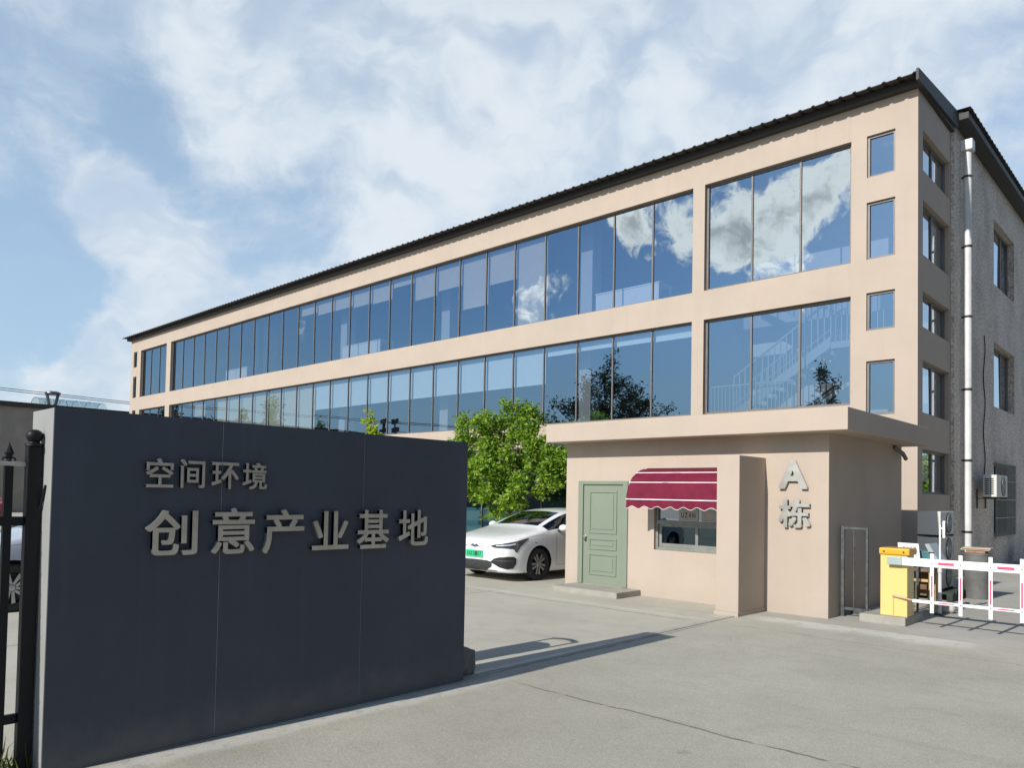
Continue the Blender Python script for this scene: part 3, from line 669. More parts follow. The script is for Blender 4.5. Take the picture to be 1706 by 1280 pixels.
BARK = M('bark', (.13, .10, .075), .95, var=.3, vs=12, bump=.8, bs=30)
LEAF = leafmat('leaf_green', (.10, .19, .015), (.26, .40, .035), (.36, .45, .07))
LEAF_DARK = leafmat('leaf_dark', (.018, .032, .014), (.035, .055, .022), (.05, .07, .03))
LEAF_LIME = leafmat('leaf_lime', (.22, .32, .02), (.40, .48, .05), (.55, .52, .14))
LEAF_OLIVE = leafmat('leaf_olive', (.12, .15, .05), (.20, .23, .08), (.28, .28, .10))
def crown_build(tips, n, size, mat, root, extra=None, spread=.16, ratio=.55):
    mb = MB(); lay = mb.bm.loops.layers.float_color.new('tone')
    pts = [random.choice(tips) for _ in range(n)]
    leaf_mesh(mb, lay, pts, size, .45, spread, 1, ratio)
    if extra: leaf_mesh(mb, lay, extra, size, .45, spread, 1, ratio)
    return mb.build('crown', mat, root, recalc=False)
def tree(name, label, cat, loc, h, seed, mat, leaf, nleaf, trunk_h, r, spread, clumps, group=None, ratio=.55, sp=.16, bark=None):
    """clumps: list of (x,y,z,rx,rz) ellipsoids (relative) that the limbs reach into"""
    random.seed(seed)
    t = thing(name, label, cat, loc, 0, group); x0, y0, _ = loc
    tb = MB(); tips = []
    fork = Vector((x0, y0, trunk_h)); q = Vector((x0, y0, 0)); prev = q; rr_ = r
    for i in range(1, 6):
        p = Vector((x0 + random.gauss(0, r * .5), y0 + random.gauss(0, r * .5), trunk_h * i / 5)); tb.cyl(prev, p, rr_ * (1.25 if i == 1 else 1), rr_ * .93, 10, caps=False); prev = p; rr_ *= .93
    leaves = []
    for cx, cy_, cz, rx, rz in clumps:
        c = Vector((x0 + cx, y0 + cy_, cz)); mid = prev.lerp(c, .5) + Vector((random.gauss(0, .08), random.gauss(0, .08), -.05 * rx))
        tb.cyl(prev, mid, rr_ * .6, rr_ * .38, 7, caps=False); tb.cyl(mid, c, rr_ * .38, rr_ * .18, 6, caps=False)
        k = max(6, int(16 * rx * rx))
        tw = []
        for _ in range(k):
            d = Vector((random.gauss(0, 1), random.gauss(0, 1), random.gauss(0, 1))).normalized(); rad = random.uniform(.45, 1.08)
            e = c + Vector((d.x * rx * rad, d.y * rx * rad, d.z * rz * rad)); s = c.lerp(mid, random.uniform(0, .4))
            mm = s.lerp(e, .55) + Vector((0, 0, .06 * rx)); tb.cyl(s, mm, rr_ * .12, rr_ * .07, 4, caps=False); tb.cyl(mm, e, rr_ * .07, rr_ * .03, 4, caps=False)
            tw += [mm.lerp(e, .3), mm.lerp(e, .65), e, e]
        leaves.append((tw, rx * rx * rz))
    tb.build('trunk', bark or BARK, t, smooth='all')
    tot = sum(a for _, a in leaves); pts = []
    for tw, a in leaves: pts += [random.choice(tw) for _ in range(int(nleaf * a / tot))]
    mb = MB(); lay = mb.bm.loops.layers.float_color.new('tone'); leaf_mesh(mb, lay, pts, leaf, .5, sp, 1, ratio); mb.build('crown', mat, t, recalc=False)
    return t
tree('tree', 'bright green broadleaf tree behind the white car in front of the office glass', 'tree', (-14.75, 15.6, 0), 4.5, 5, LEAF, .135, 15500, 1.35, .075, 1, [
    (-1.75, -.1, 3.55, .55, .45), (-1.2, .1, 3.2, .55, .5), (-.6, -.1, 3.75, .55, .45), (.1, .1, 3.95, .6, .42), (.5, -.1, 3.55, .55, .5), (-.2, -.2, 3.1, .6, .55),
    (-1.5, .1, 2.55, .6, .5), (-.8, -.2, 2.35, .65, .6), (.2, -.25, 2.4, .75, .65), (1.0, .1, 2.75, .6, .5), (1.65, 0, 2.75, .55, .5), (1.5, .1, 2.2, .5, .45),
    (.65, -.2, 1.75, .6, .5), (-.3, -.3, 1.65, .6, .5), (-1.4, 0, 1.9, .5, .45), (-.15, -.4, 1.25, .4, .28), (2.0, .1, 2.35, .4, .4), (-2.1, .1, 3.1, .4, .4), (.35, 0, 4.2, .3, .25)], sp=.11)
tree('sapling', 'lime yellow shoot of a young tree rising just above the dark entrance wall', 'sapling', (-17.85, 13.0, 0), 4, 11, LEAF_LIME, .17, 260, 2.6, .03, 1, [(0, 0, 3.98, .07, .14), (-.03, 0, 3.75, .11, .16), (.05, 0, 3.5, .14, .18), (.12, 0, 3.28, .26, .14), (-.15, 0, 3.25, .2, .14)], sp=.05, ratio=.75)
# trees and poles that the office glass mirrors
tree('tree', 'dark feathery tree mirrored in the second floor glass over the gatehouse roof', 'tree', (-31.4, -8, 0), 11, 21, LEAF_DARK, .30, 9000, 4.5, .2, 1, [
    (0, 0, 9.9, 1.0, 1.3), (.6, 0, 11.5, .45, .9), (-5.0, 0, 7.0, .9, .6), (-4.6, 0, 8.4, .5, .5), (-1.4, 0, 9.0, 1.0, 1.2), (1.5, .2, 8.6, 1.2, 1.3), (-2.7, 0, 8.0, 1.0, .9), (3.0, 0, 7.6, 1.1, 1.0), (-.6, .3, 7.6, 1.6, 1.4), (1.2, -.3, 6.8, 1.6, 1.3), (-3.9, 0, 6.4, 1.0, .7), (4.2, 0, 6.8, .8, .7), (-2.2, 0, 6.0, 1.3, .8), (-1.9, 0, 10.0, .5, .6), (5.0, 0, 7.5, .5, .5), (3.1, .2, 5.8, 1.2, .8), (0, 0, 5.4, 1.5, .8)], sp=.2, ratio=.35)
tree('tree', 'slim dark young tree mirrored in the stair window over the gatehouse roof', 'tree', (-16.3, -8, 0), 9, 23, LEAF_DARK, .24, 1300, 4.5, .07, 1, [(0, 0, 8.4, .42, .9), (.35, 0, 7.4, .5, .6), (-.4, 0, 6.9, .45, .5), (.1, 0, 6.2, .45, .6), (-.1, 0, 9.2, .2, .4), (1.6, 0, 5.9, .35, .25), (.5, 0, 8.3, .3, .4)], sp=.12, ratio=.45)
tree('tree', 'leafy green tree mirrored in the lowest side window beside the gatehouse', 'tree', (1.4, 42, 0), 8, 31, LEAF, .34, 5200, 1.4, .2, 1, [(0, 0, 3.2, 1.9, 1.3), (2.0, 0, 3.4, 1.7, 1.2), (-2.0, 0, 2.9, 1.5, 1.1), (3.6, 0, 4.4, 1.3, 1.2), (2.6, 0, 5.2, 1.0, .9), (.5, 0, 2.0, 1.9, .9), (-3.2, 0, 2.4, 1.2, .9), (4.6, 0, 2.6, 1.4, 1.1)], sp=.3)
for i, (x, h, s, fat) in enumerate(((-186, 22, 41, 1.5), (-177, 23.5, 42, 1.5), (-167, 18, 43, 1.2), (-147, 17.5, 44, 1.6), (-138, 20, 45, 1.6), (-129, 18.5, 46, 1.7), (-119, 14, 47, 1.4), (-156, 14, 48, 1.3))):
    lab = ('dark conical tree mirrored at the far left of the second floor glass' if i < 3 else 'olive leafed tree mirrored faintly in the left half of the second floor glass')
    random.seed(s)
    tree('tree', lab, 'tree', (x, -40 + random.uniform(-3, 3), 0), h, s, LEAF_DARK if i < 3 else LEAF_OLIVE, .6, 2200, h * .2, .22, 1,
         [(random.gauss(0, .3), 0, h * f, fat * (1.25 - f) * 2.0, h * .11) for f in (.3, .45, .6, .74, .86, .95)], group='row of tall trees mirrored in the office glass', sp=.35, ratio=.6)
random.seed(77)
POLE = M('utility_pole', (.09, .085, .08), .9, var=.2)
for i, (x, y) in enumerate(((-54.6, -6.5), (-52.9, -6.5))):
    t = thing('utility_pole', ('left' if i == 0 else 'right') + ' one of two dark utility poles mirrored in the glass above the entrance wall', 'utility pole', (x, y, 0), .35, 'utility poles mirrored in the glass')
    MB().cyl((0, 0, 0), (0, 0, 8.25 - .15 * i), .17, .11, 10).build('pole', POLE, t, local=True)
    for z, w_ in ((7.85 - .1 * i, .85), (6.95, 1.0)):
        cr = MB().box(-w_, w_, -.07, .07, z, z + .13).build('crossarm', POLE, t, local=True)
        ins = MB()
        for k in (-1, -.5, .5, 1): ins.lathe([(.0, .32), (.07, .3), (.1, .22), (.07, .15), (.1, .1), (.05, 0)], (k * w_ * .92, 0, z + .13), 'Z', 8)
        ins.build('insulator', POLE, cr, local=True)
    MB().box(-.9, -.55, -.2, .2, 6.2, 6.75, .04).build('switch_box', POLE, t, local=True)
# weeds at the foot of the fence
random.seed(5)
wd = MB(); lay = wd.bm.loops.layers.float_color.new('tone')
for k in range(150):
    x, y = -5.42 + random.gauss(0, .10), 1.22 + random.gauss(0, .09); h = random.uniform(.05, .26); lean = Vector((random.gauss(0, .35), random.gauss(0, .35), 1)).normalized()
    a = random.uniform(0, 6.28); b = Vector((cos(a), sin(a), 0)) * .006; p0 = Vector((x, y, 0)); p1 = p0 + lean * h * .6; p2 = p1 + (lean + Vector((random.gauss(0, .4), random.gauss(0, .4), -.1))).normalized() * h * .4
    v = [wd.bm.verts.new(q) for q in (p0 - b, p0 + b, p1 + b * .8, p1 - b * .8, p2)]; t = random.random()
    for f in (wd.bm.faces.new(v[:4]), wd.bm.faces.new((v[3], v[2], v[4]))):
        for lp in f.loops: lp[lay] = (t, t, t, 1)
tag(wd.build('weeds', leafmat('weed_green', (.06, .09, .02), (.14, .17, .05), (.3, .27, .1)), recalc=False), 'tuft of weeds growing at the foot of the black fence post', 'weeds', None, 'stuff')
# ------------------------------------------------------------------ cars
CARGLASS = glass('car_glass', (.10, .12, .12), (.75, .8, .85), .06, 0)
TYRE = M('tyre_rubber', (.022, .022, .023), .85, var=.2)
ALLOY = M('alloy', (.45, .45, .46), .3, .8, var=.05)
BLKPL = M('black_plastic', (.018, .018, .02), .5, var=.2)
LAMP = M('lamp_smoke', (.055, .06, .07), .12, .2, var=.2, coat=1.)
def carpaint(n, c): return M(n, c, .28, .0, var=.015, coat=1.)
# y, zb, then half profile points (x,z): bottom edge, rocker, widest, shoulder, glass, edge, centre height
ST = [(0.00, .30, (.45, .30), (.52, .36), (.56, .55), (.52, .74), (.44, .775), (.33, .79), .795),
      (0.07, .20, (.66, .20), (.74, .28), (.80, .53), (.76, .765), (.62, .815), (.44, .835), .845),
      (0.35, .17, (.78, .17), (.875, .26), (.915, .55), (.885, .82), (.74, .885), (.52, .91), .92),
      (0.75, .17, (.80, .17), (.905, .24), (.935, .58), (.90, .90), (.78, .965), (.55, .985), .995),
      (1.12, .17, (.80, .17), (.905, .24), (.935, .60), (.905, .955), (.80, 1.03), (.66, 1.055), 1.075),
      (1.58, .17, (.80, .17), (.905, .24), (.935, .61), (.90, .985), (.76, 1.15), (.63, 1.22), 1.25),
      (2.15, .17, (.80, .17), (.905, .24), (.935, .61), (.895, 1.00), (.73, 1.25), (.58, 1.375), 1.42),
      (2.90, .17, (.80, .17), (.905, .24), (.935, .62), (.895, 1.015), (.72, 1.28), (.565, 1.415), 1.46),
      (3.50, .17, (.80, .17), (.905, .24), (.935, .63), (.895, 1.03), (.71, 1.26), (.555, 1.38), 1.425),
      (4.10, .18, (.80, .18), (.900, .26), (.930, .65), (.880, 1.05), (.73, 1.17), (.57, 1.25), 1.29),
      (4.50, .22, (.78, .22), (.870, .30), (.900, .68), (.850, 1.05), (.69, 1.10), (.50, 1.115), 1.13),
      (4.72, .30, (.64, .30), (.740, .38), (.790, .68), (.740, .98), (.60, 1.03), (.44, 1.045), 1.055),
      (4.80, .40, (.46, .40), (.520, .46), (.560, .68), (.510, .90), (.42, .945), (.30, .96), .965)]
def cr(p0, p1, p2, p3, t):
    return .5 * ((2 * p1) + (p2 - p0) * t + (2 * p0 - 5 * p1 + 4 * p2 - p3) * t * t + (3 * p1 - p0 - 3 * p2 + p3) * t ** 3)
def car_shell():
    K = 4; P = []
    for s in ST: P.append([Vector((0, s[0], s[1])), *[Vector((x, s[0], z)) for x, z in s[2:8]], Vector((s[7][0] * .5, s[0], s[8] - (s[8] - s[7][1]) * .22)), Vector((0, s[0], s[8]))])
    def along(l, K, endm=None):
        out = []; n = len(l)
        for i in range(n - 1):
            a = l[i - 1] if i else 2 * l[0] - l[1]; d = l[i + 2] if i + 2 < n else (endm if endm is not None else 2 * l[-1] - l[-2])
            for k in range(K): out.append(cr(a, l[i], l[i + 1], d, k / K))
        return out + [l[-1]]
    rows = []
    for pr in P:
        mir = Vector((-pr[-2].x, pr[-2].y, pr[-2].z)); rows.append(along(pr, K, mir))
    cols = [along([r[j] for r in rows], K) for j in range(len(rows[0]))]
    ni, nj = len(cols[0]), len(cols)
    bm = bmesh.new(); V = {}
    for j in range(nj):
        for i in range(ni):
            p = cols[j][i]
            V[1, i, j] = bm.verts.new(p); V[-1, i, j] = V[1, i, j] if j in (0, nj - 1) else bm.verts.new((-p.x, p.y, p.z))
    for sgn in (1, -1):
        for i in range(ni - 1):
            for j in range(nj - 1):
                q = [V[sgn, i, j], V[sgn, i + 1, j], V[sgn, i + 1, j + 1], V[sgn, i, j + 1]]
                if sgn < 0: q = q[::-1]
                f = bm.faces.new(q); u, v = (i + .5) / K, (j + .5) / K; f.smooth = True
                if 4.25 < u < 5.75 and v > 6.25: f.material_index = 1
                elif 8.25 < u < 9.5 and v > 6.25: f.material_index = 3
                elif 4.25 < u < 8.75 and 4.25 < v < 5.75 and not 6.75 < u < 7.0: f.material_index = 2
    for i in (0, ni - 1):
        ring = [V[1, i, j] for j in range(nj)] + [V[-1, i, j] for j in range(nj - 2, 0, -1)]; bm.faces.new(ring if i else ring[::-1])
    bmesh.ops.recalc_face_normals(bm, faces=bm.faces)
    return bm
YW = (.93, 3.75)
def make_car(name, label, paint, plate=None, group=None):
    root = thing(name, label, 'car', (0, 0, 0), 0, group)
    bm = car_shell(); bvh = BVHTree.FromBMesh(bm)
    me = bpy.data.meshes.new('body'); bm.to_mesh(me); bm.free()
    for _ in range(5): me.materials.append(None)
    ob = bpy.data.objects.new('t', me); C.objects.link(ob)
    cb = bmesh.new()
    for y in YW:
        for s in (-1, 1):
            bmesh.ops.create_cone(cb, cap_ends=True, segments=40, radius1=.375, radius2=.375, depth=.7, matrix=Matrix.Translation((s * .99, y, .345)) @ Matrix.Rotation(pi / 2, 4, 'Y'))
    for f in cb.faces: f.material_index = 4
    cm = bpy.data.meshes.new('c'); cb.to_mesh(cm); cb.free()
    for _ in range(5): cm.materials.append(None)
    co = bpy.data.objects.new('c', cm); C.objects.link(co)
    md = ob.modifiers.new('b', 'BOOLEAN'); md.operation = 'DIFFERENCE'; md.object = co; md.solver = 'EXACT'
    bpy.context.view_layer.update(); dg = bpy.context.evaluated_depsgraph_get()
    ev = bpy.data.meshes.new_from_object(ob.evaluated_get(dg)); bpy.data.objects.remove(ob); bpy.data.objects.remove(co)
    full = bmesh.new(); full.from_mesh(ev)
    def sub(name, idx, mat, par=root, side=0):
        b = full.copy(); bmesh.ops.delete(b, geom=[f for f in b.faces if f.material_index not in idx or (side and f.calc_center_median().x * side < 0)], context='FACES')
        for f in b.faces: f.material_index = 0; f.smooth = True
        mm = bpy.data.meshes.new(name); b.to_mesh(mm); b.free(); mm.materials.append(mat); mm.set_sharp_from_angle(angle=radians(40))
        o = bpy.data.objects.new(name, mm); C.objects.link(o); o.parent = par; return o
    body = sub('body', (0,), paint); sub('windscreen', (1,), CARGLASS); [sub('side_window', (2,), CARGLASS, root, q_) for q_ in (1, -1)]; sub('rear_window', (3,), CARGLASS); [sub('wheel_arch', (4,), BLKPL, root, q_) for q_ in (1, -1)]
    full.free()
    # cabin interior: dashboard and seats
    cbn = MB(); cbn.box(-.72, .72, 1.32, 1.62, .60, .97, .05)
    cbn.build('dashboard', BLKPL, root, local=True)
    for sx in (-.38, .38):
        MB().box(sx - .24, sx + .24, 2.2, 2.7, .35, .55, .06).box(sx - .24, sx + .24, 2.65, 2.8, .5, 1.04, .06).box(sx - .13, sx + .13, 2.68, 2.78, 1.06, 1.23, .04).build('seat', M('seat_fabric', (.05, .05, .055), .9), root, local=True)
    def patch(colsz, off=.006, oy=.95):
        mb = MB(); R = []
        for ph, za, zb in colsz:
            col = []
            for k in range(5):
                z = za + (zb - za) * k / 4; a = radians(ph)
                h = bvh.ray_cast(Vector((0, oy, z)), Vector((sin(a), -cos(a), 0)))[0]
                h = h + Vector((sin(a), -cos(a), 0)) * off; col.append(mb.bm.verts.new(h))
            R.append(col)
        for A, B in zip(R[:-1], R[1:]):
            for k in range(4): mb.bm.faces.new((A[k], B[k], B[k + 1], A[k + 1]))
        return mb
    def dens(l, n=5):
        o = []
        for a, b in zip(l[:-1], l[1:]): o += [tuple(a[i] + (b[i] - a[i]) * k / n for i in range(3)) for k in range(n)]
        return o + [l[-1]]
    for s in (1, -1):
        mir = lambda l: [(s * a, b, c) for a, b, c in dens(l)]
        hl = patch(mir([(25, .705, .715), (31, .68, .745), (44, .675, .785), (50, .665, .805), (52, .60, .812), (54, .60, .82), (57, .70, .835), (64, .795, .86), (70, .862, .872)])).build('headlight', LAMP, root, local=True, smooth='all')
        patch(mir([(32, .715, .730), (46, .735, .752), (52, .755, .775)]), .010).build('light_strip', M('lamp_strip', (.75, .78, .8), .2, var=.02, coat=1.), hl, local=True)
        patch(mir([(26, .39, .41), (30, .355, .47), (36, .30, .50), (44, .265, .515), (50, .28, .515), (53, .37, .48)]), .007).build('air_intake', BLKPL, root, local=True, smooth='all')
        patch(mir([(30, .425, .435), (42, .425, .437), (50, .425, .437)]), .011).build('intake_bar', M('grey_plastic', (.12, .12, .125), .5), root, local=True)
        patch(mir([(79.5, .765, .777), (84, .765, .777)]), .006).build('side_vent', BLKPL, root, local=True)
    patch(dens([(-27, .31, .40), (-20, .235, .42), (0, .225, .425), (20, .235, .42), (27, .31, .40)], 8), .006).build('grille', M('grille_black', (.03, .032, .032), .6, var=.6, vs=22), root, local=True)
    patch(dens([(-33, .218, .232), (0, .205, .225), (33, .218, .232)], 8), .012).build('lip', BLKPL, root, local=True)
    patch(dens([(-23, .688, .698), (0, .684, .694), (23, .688, .698)], 8), .004).build('bonnet_seam', M('seam_grey', (.25, .25, .25), .6), root, local=True)
    def seam(pts, wd=.006):
        for s in (1, -1):
            mb = MB(); R = []
            for y, z in pts:
                h = bvh.ray_cast(Vector((0, y, z)), Vector((s, 0, 0)))[0]
                if h is None: continue
                R.append(h + Vector((s * .003, 0, 0)))
            for a, b in zip(R[:-1], R[1:]):
                d = (b - a); w2 = Vector((0, -d.z, d.y)).normalized() * wd * .5
                mb.face([a - w2, b - w2, b + w2, a + w2])
            mb.build('door_seam', M('seam_dark', (.05, .05, .05), .8), root, local=True)
    seam([(1.46, .30 + .06 * k) for k in range(12)]); seam([(2.52, .30 + .06 * k) for k in range(12)]); seam([(3.42, .60 + .05 * k) for k in range(8)])
    seam([(1.46 + .1 * k, .30) for k in range(19)]); seam([(.30 + .1 * k, .845 + .012 * k) for k in range(9)], .005)
    em = MB(); em.prism([(-.11, -.018, .70), (0, -.018, .672), (.11, -.018, .70), (.055, -.018, .735), (0, -.018, .712), (-.055, -.018, .735)], (0, .03, 0)); em.build('emblem', M('chrome_blue', (.30, .32, .50), .2, .9, var=.02), root, local=True)
    yp = bvh.ray_cast(Vector((0, 1, .54)), Vector((0, -1, 0)))[0].y - .022
    pb = MB().box(-.24, .24, yp, yp + .02, .47, .61, .003).build('number_plate', M('plate_green' if plate else 'plate_blue', (.03, .50, .22) if plate else (.02, .08, .4), .5, var=.02), root, local=True)
    if plate:
        q = MB(); n = len(plate)
        for i, ch in enumerate(plate): letters(q, ch, -.215 + i * .43 / n, -.215 + (i + .82) * .43 / n, .495, .585, axis_x(yp), -.003, 0, .0)
        q.build('lettering', M('plate_ink', (.02, .03, .025), .6), pb, local=True)
    for s in (1, -1):
        mr = MB(); b2 = bmesh.new(); bmesh.ops.create_uvsphere(b2, u_segments=16, v_segments=10, radius=1)
        for v in b2.verts:
            v.co = Vector((v.co.x * .11, v.co.y * .085, v.co.z * .075))
            if v.co.y > .03: v.co.y = .03
        mr.add(b2, mat=Matrix.Translation((s * 1.03, 1.56, 1.06))); m0 = mr.build('mirror', paint, root, local=True, smooth='all')
        MB().prism([(s * .86, 1.52, .965), (s * .86, 1.64, .965), (s * 1.0, 1.61, 1.02), (s * 1.0, 1.54, 1.02)], (0, 0, .03)).build('mirror_stalk', BLKPL, m0, local=True)
        for z in (.80,): MB().box(s * .925 - .016, s * .925 + .016, 2.62, 2.82, z, z + .03, .01).build('door_handle', paint, root, local=True)
        for y in YW:
            wt = MB(); x0 = s * .915
            pr = [(.215, 0), (.235, .004), (.305, .006), (.328, -.02), (.336, -.05), (.336, -.17), (.32, -.205), (.215, -.215)]
            wt.lathe([(r_, s * h) for r_, h in pr], (x0, y, .336), 'X', 32, False); tyre = wt.build('wheel', TYRE, root, local=True, smooth=30)
            rm = MB(); rm.lathe([(.0, s * -.075), (.20, s * -.075), (.218, s * -.012), (.228, s * -.002), (.234, s * .006)], (x0, y, .336), 'X', 32, False); rim = rm.build('rim', BLKPL, tyre, local=True, smooth=30)
            sp = MB()
            for k in range(5):
                for w_ in (-.24, .24):
                    a = 2 * pi * k / 5 + w_ + .2; b = a + .16 * (1 if w_ > 0 else -1)
                    u1, u2 = Vector((0, cos(a), sin(a))), Vector((0, cos(b), sin(b))); t1 = Vector((0, -sin(a), cos(a)))
                    ce = Vector((x0 + s * -.022, y, .336))
                    sp.prism([ce + u1 * .05 - t1 * .016, ce + u1 * .05 + t1 * .016, ce + u2 * .212 + t1 * .026, ce + u2 * .212 - t1 * .026], (s * .014, 0, 0))
            sp.lathe([(.0, s * -.004), (.04, s * -.006), (.055, s * -.02), (.055, s * -.06)], (x0, y, .336), 'X', 16); sp.build('spoke', ALLOY, rim, local=True)
    tl = MB()
    for s in (1, -1): tl.box(s * .62 - .16, s * .62 + .16, 4.70, 4.77, .84, .95, .02)
    tl.build('tail_light', M('tail_red', (.25, .01, .01), .3, coat=1.), root, local=True)
    return root
car = make_car('parked_car', 'white car with a green plate parked beside the gatehouse', carpaint('car_white', (.80, .80, .79)), '京AK0107', 'cars parked in the yard')
car.location = (-11.06, 10.72, 0)
PS, PR = carpaint('car_silver', (.42, .44, .48)), carpaint('car_red', (.35, .02, .03))
def recolour(r, pm):
    for o in r.children_recursive:
        if o.type == 'MESH' and o.data.materials and o.data.materials[0] == MATS['car_white']: o.data = o.data.copy(); o.data.materials[0] = pm
sc_ = copy_tree(car); sc_.location = (-13.0, 2.0, 0); sc_['label'] = 'silver car glimpsed between the black fence pickets left of the entrance wall'; recolour(sc_, PS)
rc = copy_tree(car); rc.location = (-44.0, 9.6, 0); rc.rotation_euler = (0, 0, radians(90)); rc['label'] = 'red car far off seen between the fence pickets below the brown shed'; recolour(rc, PR)
for r in (sc_, rc):
    for o in list(r.children_recursive):
        if o.name.split('.')[0] in ('lettering',): bpy.data.objects.remove(o)

# ------------------------------------------------------------------ barrier gate
YEL = M('yellow_enamel', (.74, .55, .19), .45, var=.06, vs=3, var2=.12, vs2=3., coat=.3); YEL2 = M('yellow_lid', (.70, .36, .015), .42, var=.05, coat=.3)
ba = thing('barrier_gate', 'yellow cabinet barrier with a white lattice boom striped in red', 'barrier', (-3.43, 11.7, 0))
MB().box(-3.605, -3.25, 11.60, 11.92, .121, .985, .008).build('cabinet', YEL, ba)
MB().box(-3.62, -3.215, 11.575, 11.945, .986, 1.082, .02).build('lid', YEL2, ba)
for x in (-3.55, -3.29): MB().cyl((x, 11.576, 1.03), (x, 11.566, 1.03), .012, n=10).build('screw', DARKTRIM, ba)
ZM = M('mount_grey', (.36, .42, .42), .5, .3, var=.1)
mt_ = MB().box(-3.49, -3.298, 11.515, 11.599, .852, .962, .006); mt_.build('boom_mount', ZM, ba)
BWHITE = M('boom_white', (.84, .84, .84), .4, var=.03, coat=.3); RED = M('red_reflector', (.56, .085, .15), .4, var=.12, vs=20)
yb = 11.545
bm1 = MB().box(-3.297, .9, yb - .022, yb + .022, .852, .962, .006); boom = bm1.build('boom', BWHITE, ba)
MB().box(-3.165, .9, yb - .014, yb + .014, .352, .392, .004).build('lower_rail', BWHITE, ba)
MB().cyl((-3.42, 11.585, .405), (-3.15, yb, .375), .012, n=8).box(-3.44, -3.41, 11.58, 11.60, .39, .42).build('link_rod', M('rusty_pink', (.55, .33, .26), .5, .3, var=.2), ba)
MB().box(-3.432, -3.424, 11.5985, 11.5995, .13, .39).build('rust_streak', M('rust', (.50, .20, .03), .9, var=.3, vs=20), ba)
x = -2.912; k = 0
while x < .85:
    p = MB().box(x - .0225, x + .0225, yb - .050, yb - .0225, .232, 1.042, .003).build('lattice_bar', BWHITE, ba)
    MB().box(x - .024, x + .024, yb - .052, yb - .021, 1.043, 1.058, .004).build('bar_cap', BLACK, p)
    MB().box(x - .010, x + .010, yb - .0525, yb - .0505, .45 - .01 * k % .05, .74, 0).build('reflector', RED, p)
    b = MB()
    for z in (.905, .372): b.cyl((x, yb - .050, z), (x, yb - .056, z), .008, n=8)
    b.build('bolt', DARKTRIM, p)
    x += .345; k += 1
x = -2.912; k = 0
while x < .5:
    if k % 2 == 0:
        MB().box(x + .07, x + .26, yb - .0245, yb - .0225, .888, .925).build('reflector', RED, boom); MB().box(x + .07, x + .26, yb - .0165, yb - .0145, .366, .381).build('reflector', RED, ba)
    x += .345; k += 1
o = MB().box(-3.86, -3.245, 11.50, 12.35, 0, .12, .012).build('plinth', CONC, None); tag(o, 'low concrete plinth under the yellow barrier cabinet', 'plinth')

nbd = thing('shade_building', 'unseen dark brick building added across the alley to shade the gatehouse side', 'building', (8, 10, 0))  # out of view, added to keep sky light off the gatehouse side
BRK = M('dark_brick', (.10, .075, .06), .9, var=.25, vs=6, bump=.3)
wall(MB(), lambda a, d, z: Vector((8 + d, a, z)), 6, 26, 0, 12.5, [(8 + k * 4.5, 10 + k * 4.5, 1 + j * 3.8, 3 + j * 3.8) for k in range(4) for j in range(3)], .3).build('wall', BRK, nbd)
MB().box(8.31, 22, 6, 26, 0, 12.5).build('wall', BRK, nbd)
MB().box(7.8, 22.2, 5.8, 26.2, 12.501, 12.8).build('roof', DARKTRIM, nbd)
# ------------------------------------------------------------------ things round the alley mouth
IRON = M('weathered_iron', (.085, .095, .097), .6, .4, var=.45, vs=9, bump=.3, bs=30)
fl = thing('weathered_gate', 'narrow weathered iron gate frame standing beside the gatehouse corner', 'gate frame', (-4.19, 11.80, 0))
f = MB(); f.box(-4.225, -4.175, 11.78, 11.82, 0, 1.36, .004); f.box(-3.865, -3.835, 11.78, 11.82, -.0, 1.345, .004); f.box(-4.174, -3.866, 11.785, 11.815, 1.315, 1.345, .003); f.box(-4.174, -3.866, 11.785, 11.815, .105, .145, .003); f.build('outer_frame', IRON, fl)
MB().box(-4.045, -4.03, 11.79, 11.81, .146, 1.314, .002).build('middle_bar', IRON, fl)
f = MB(); f.box(-3.866, -3.846, 11.83, 12.15, .08, .10); f.box(-4.2, -4.18, 11.83, 12.15, .08, .10); f.box(-4.2, -3.846, 12.13, 12.15, 0, .1); f.build('rear_foot', IRON, fl)
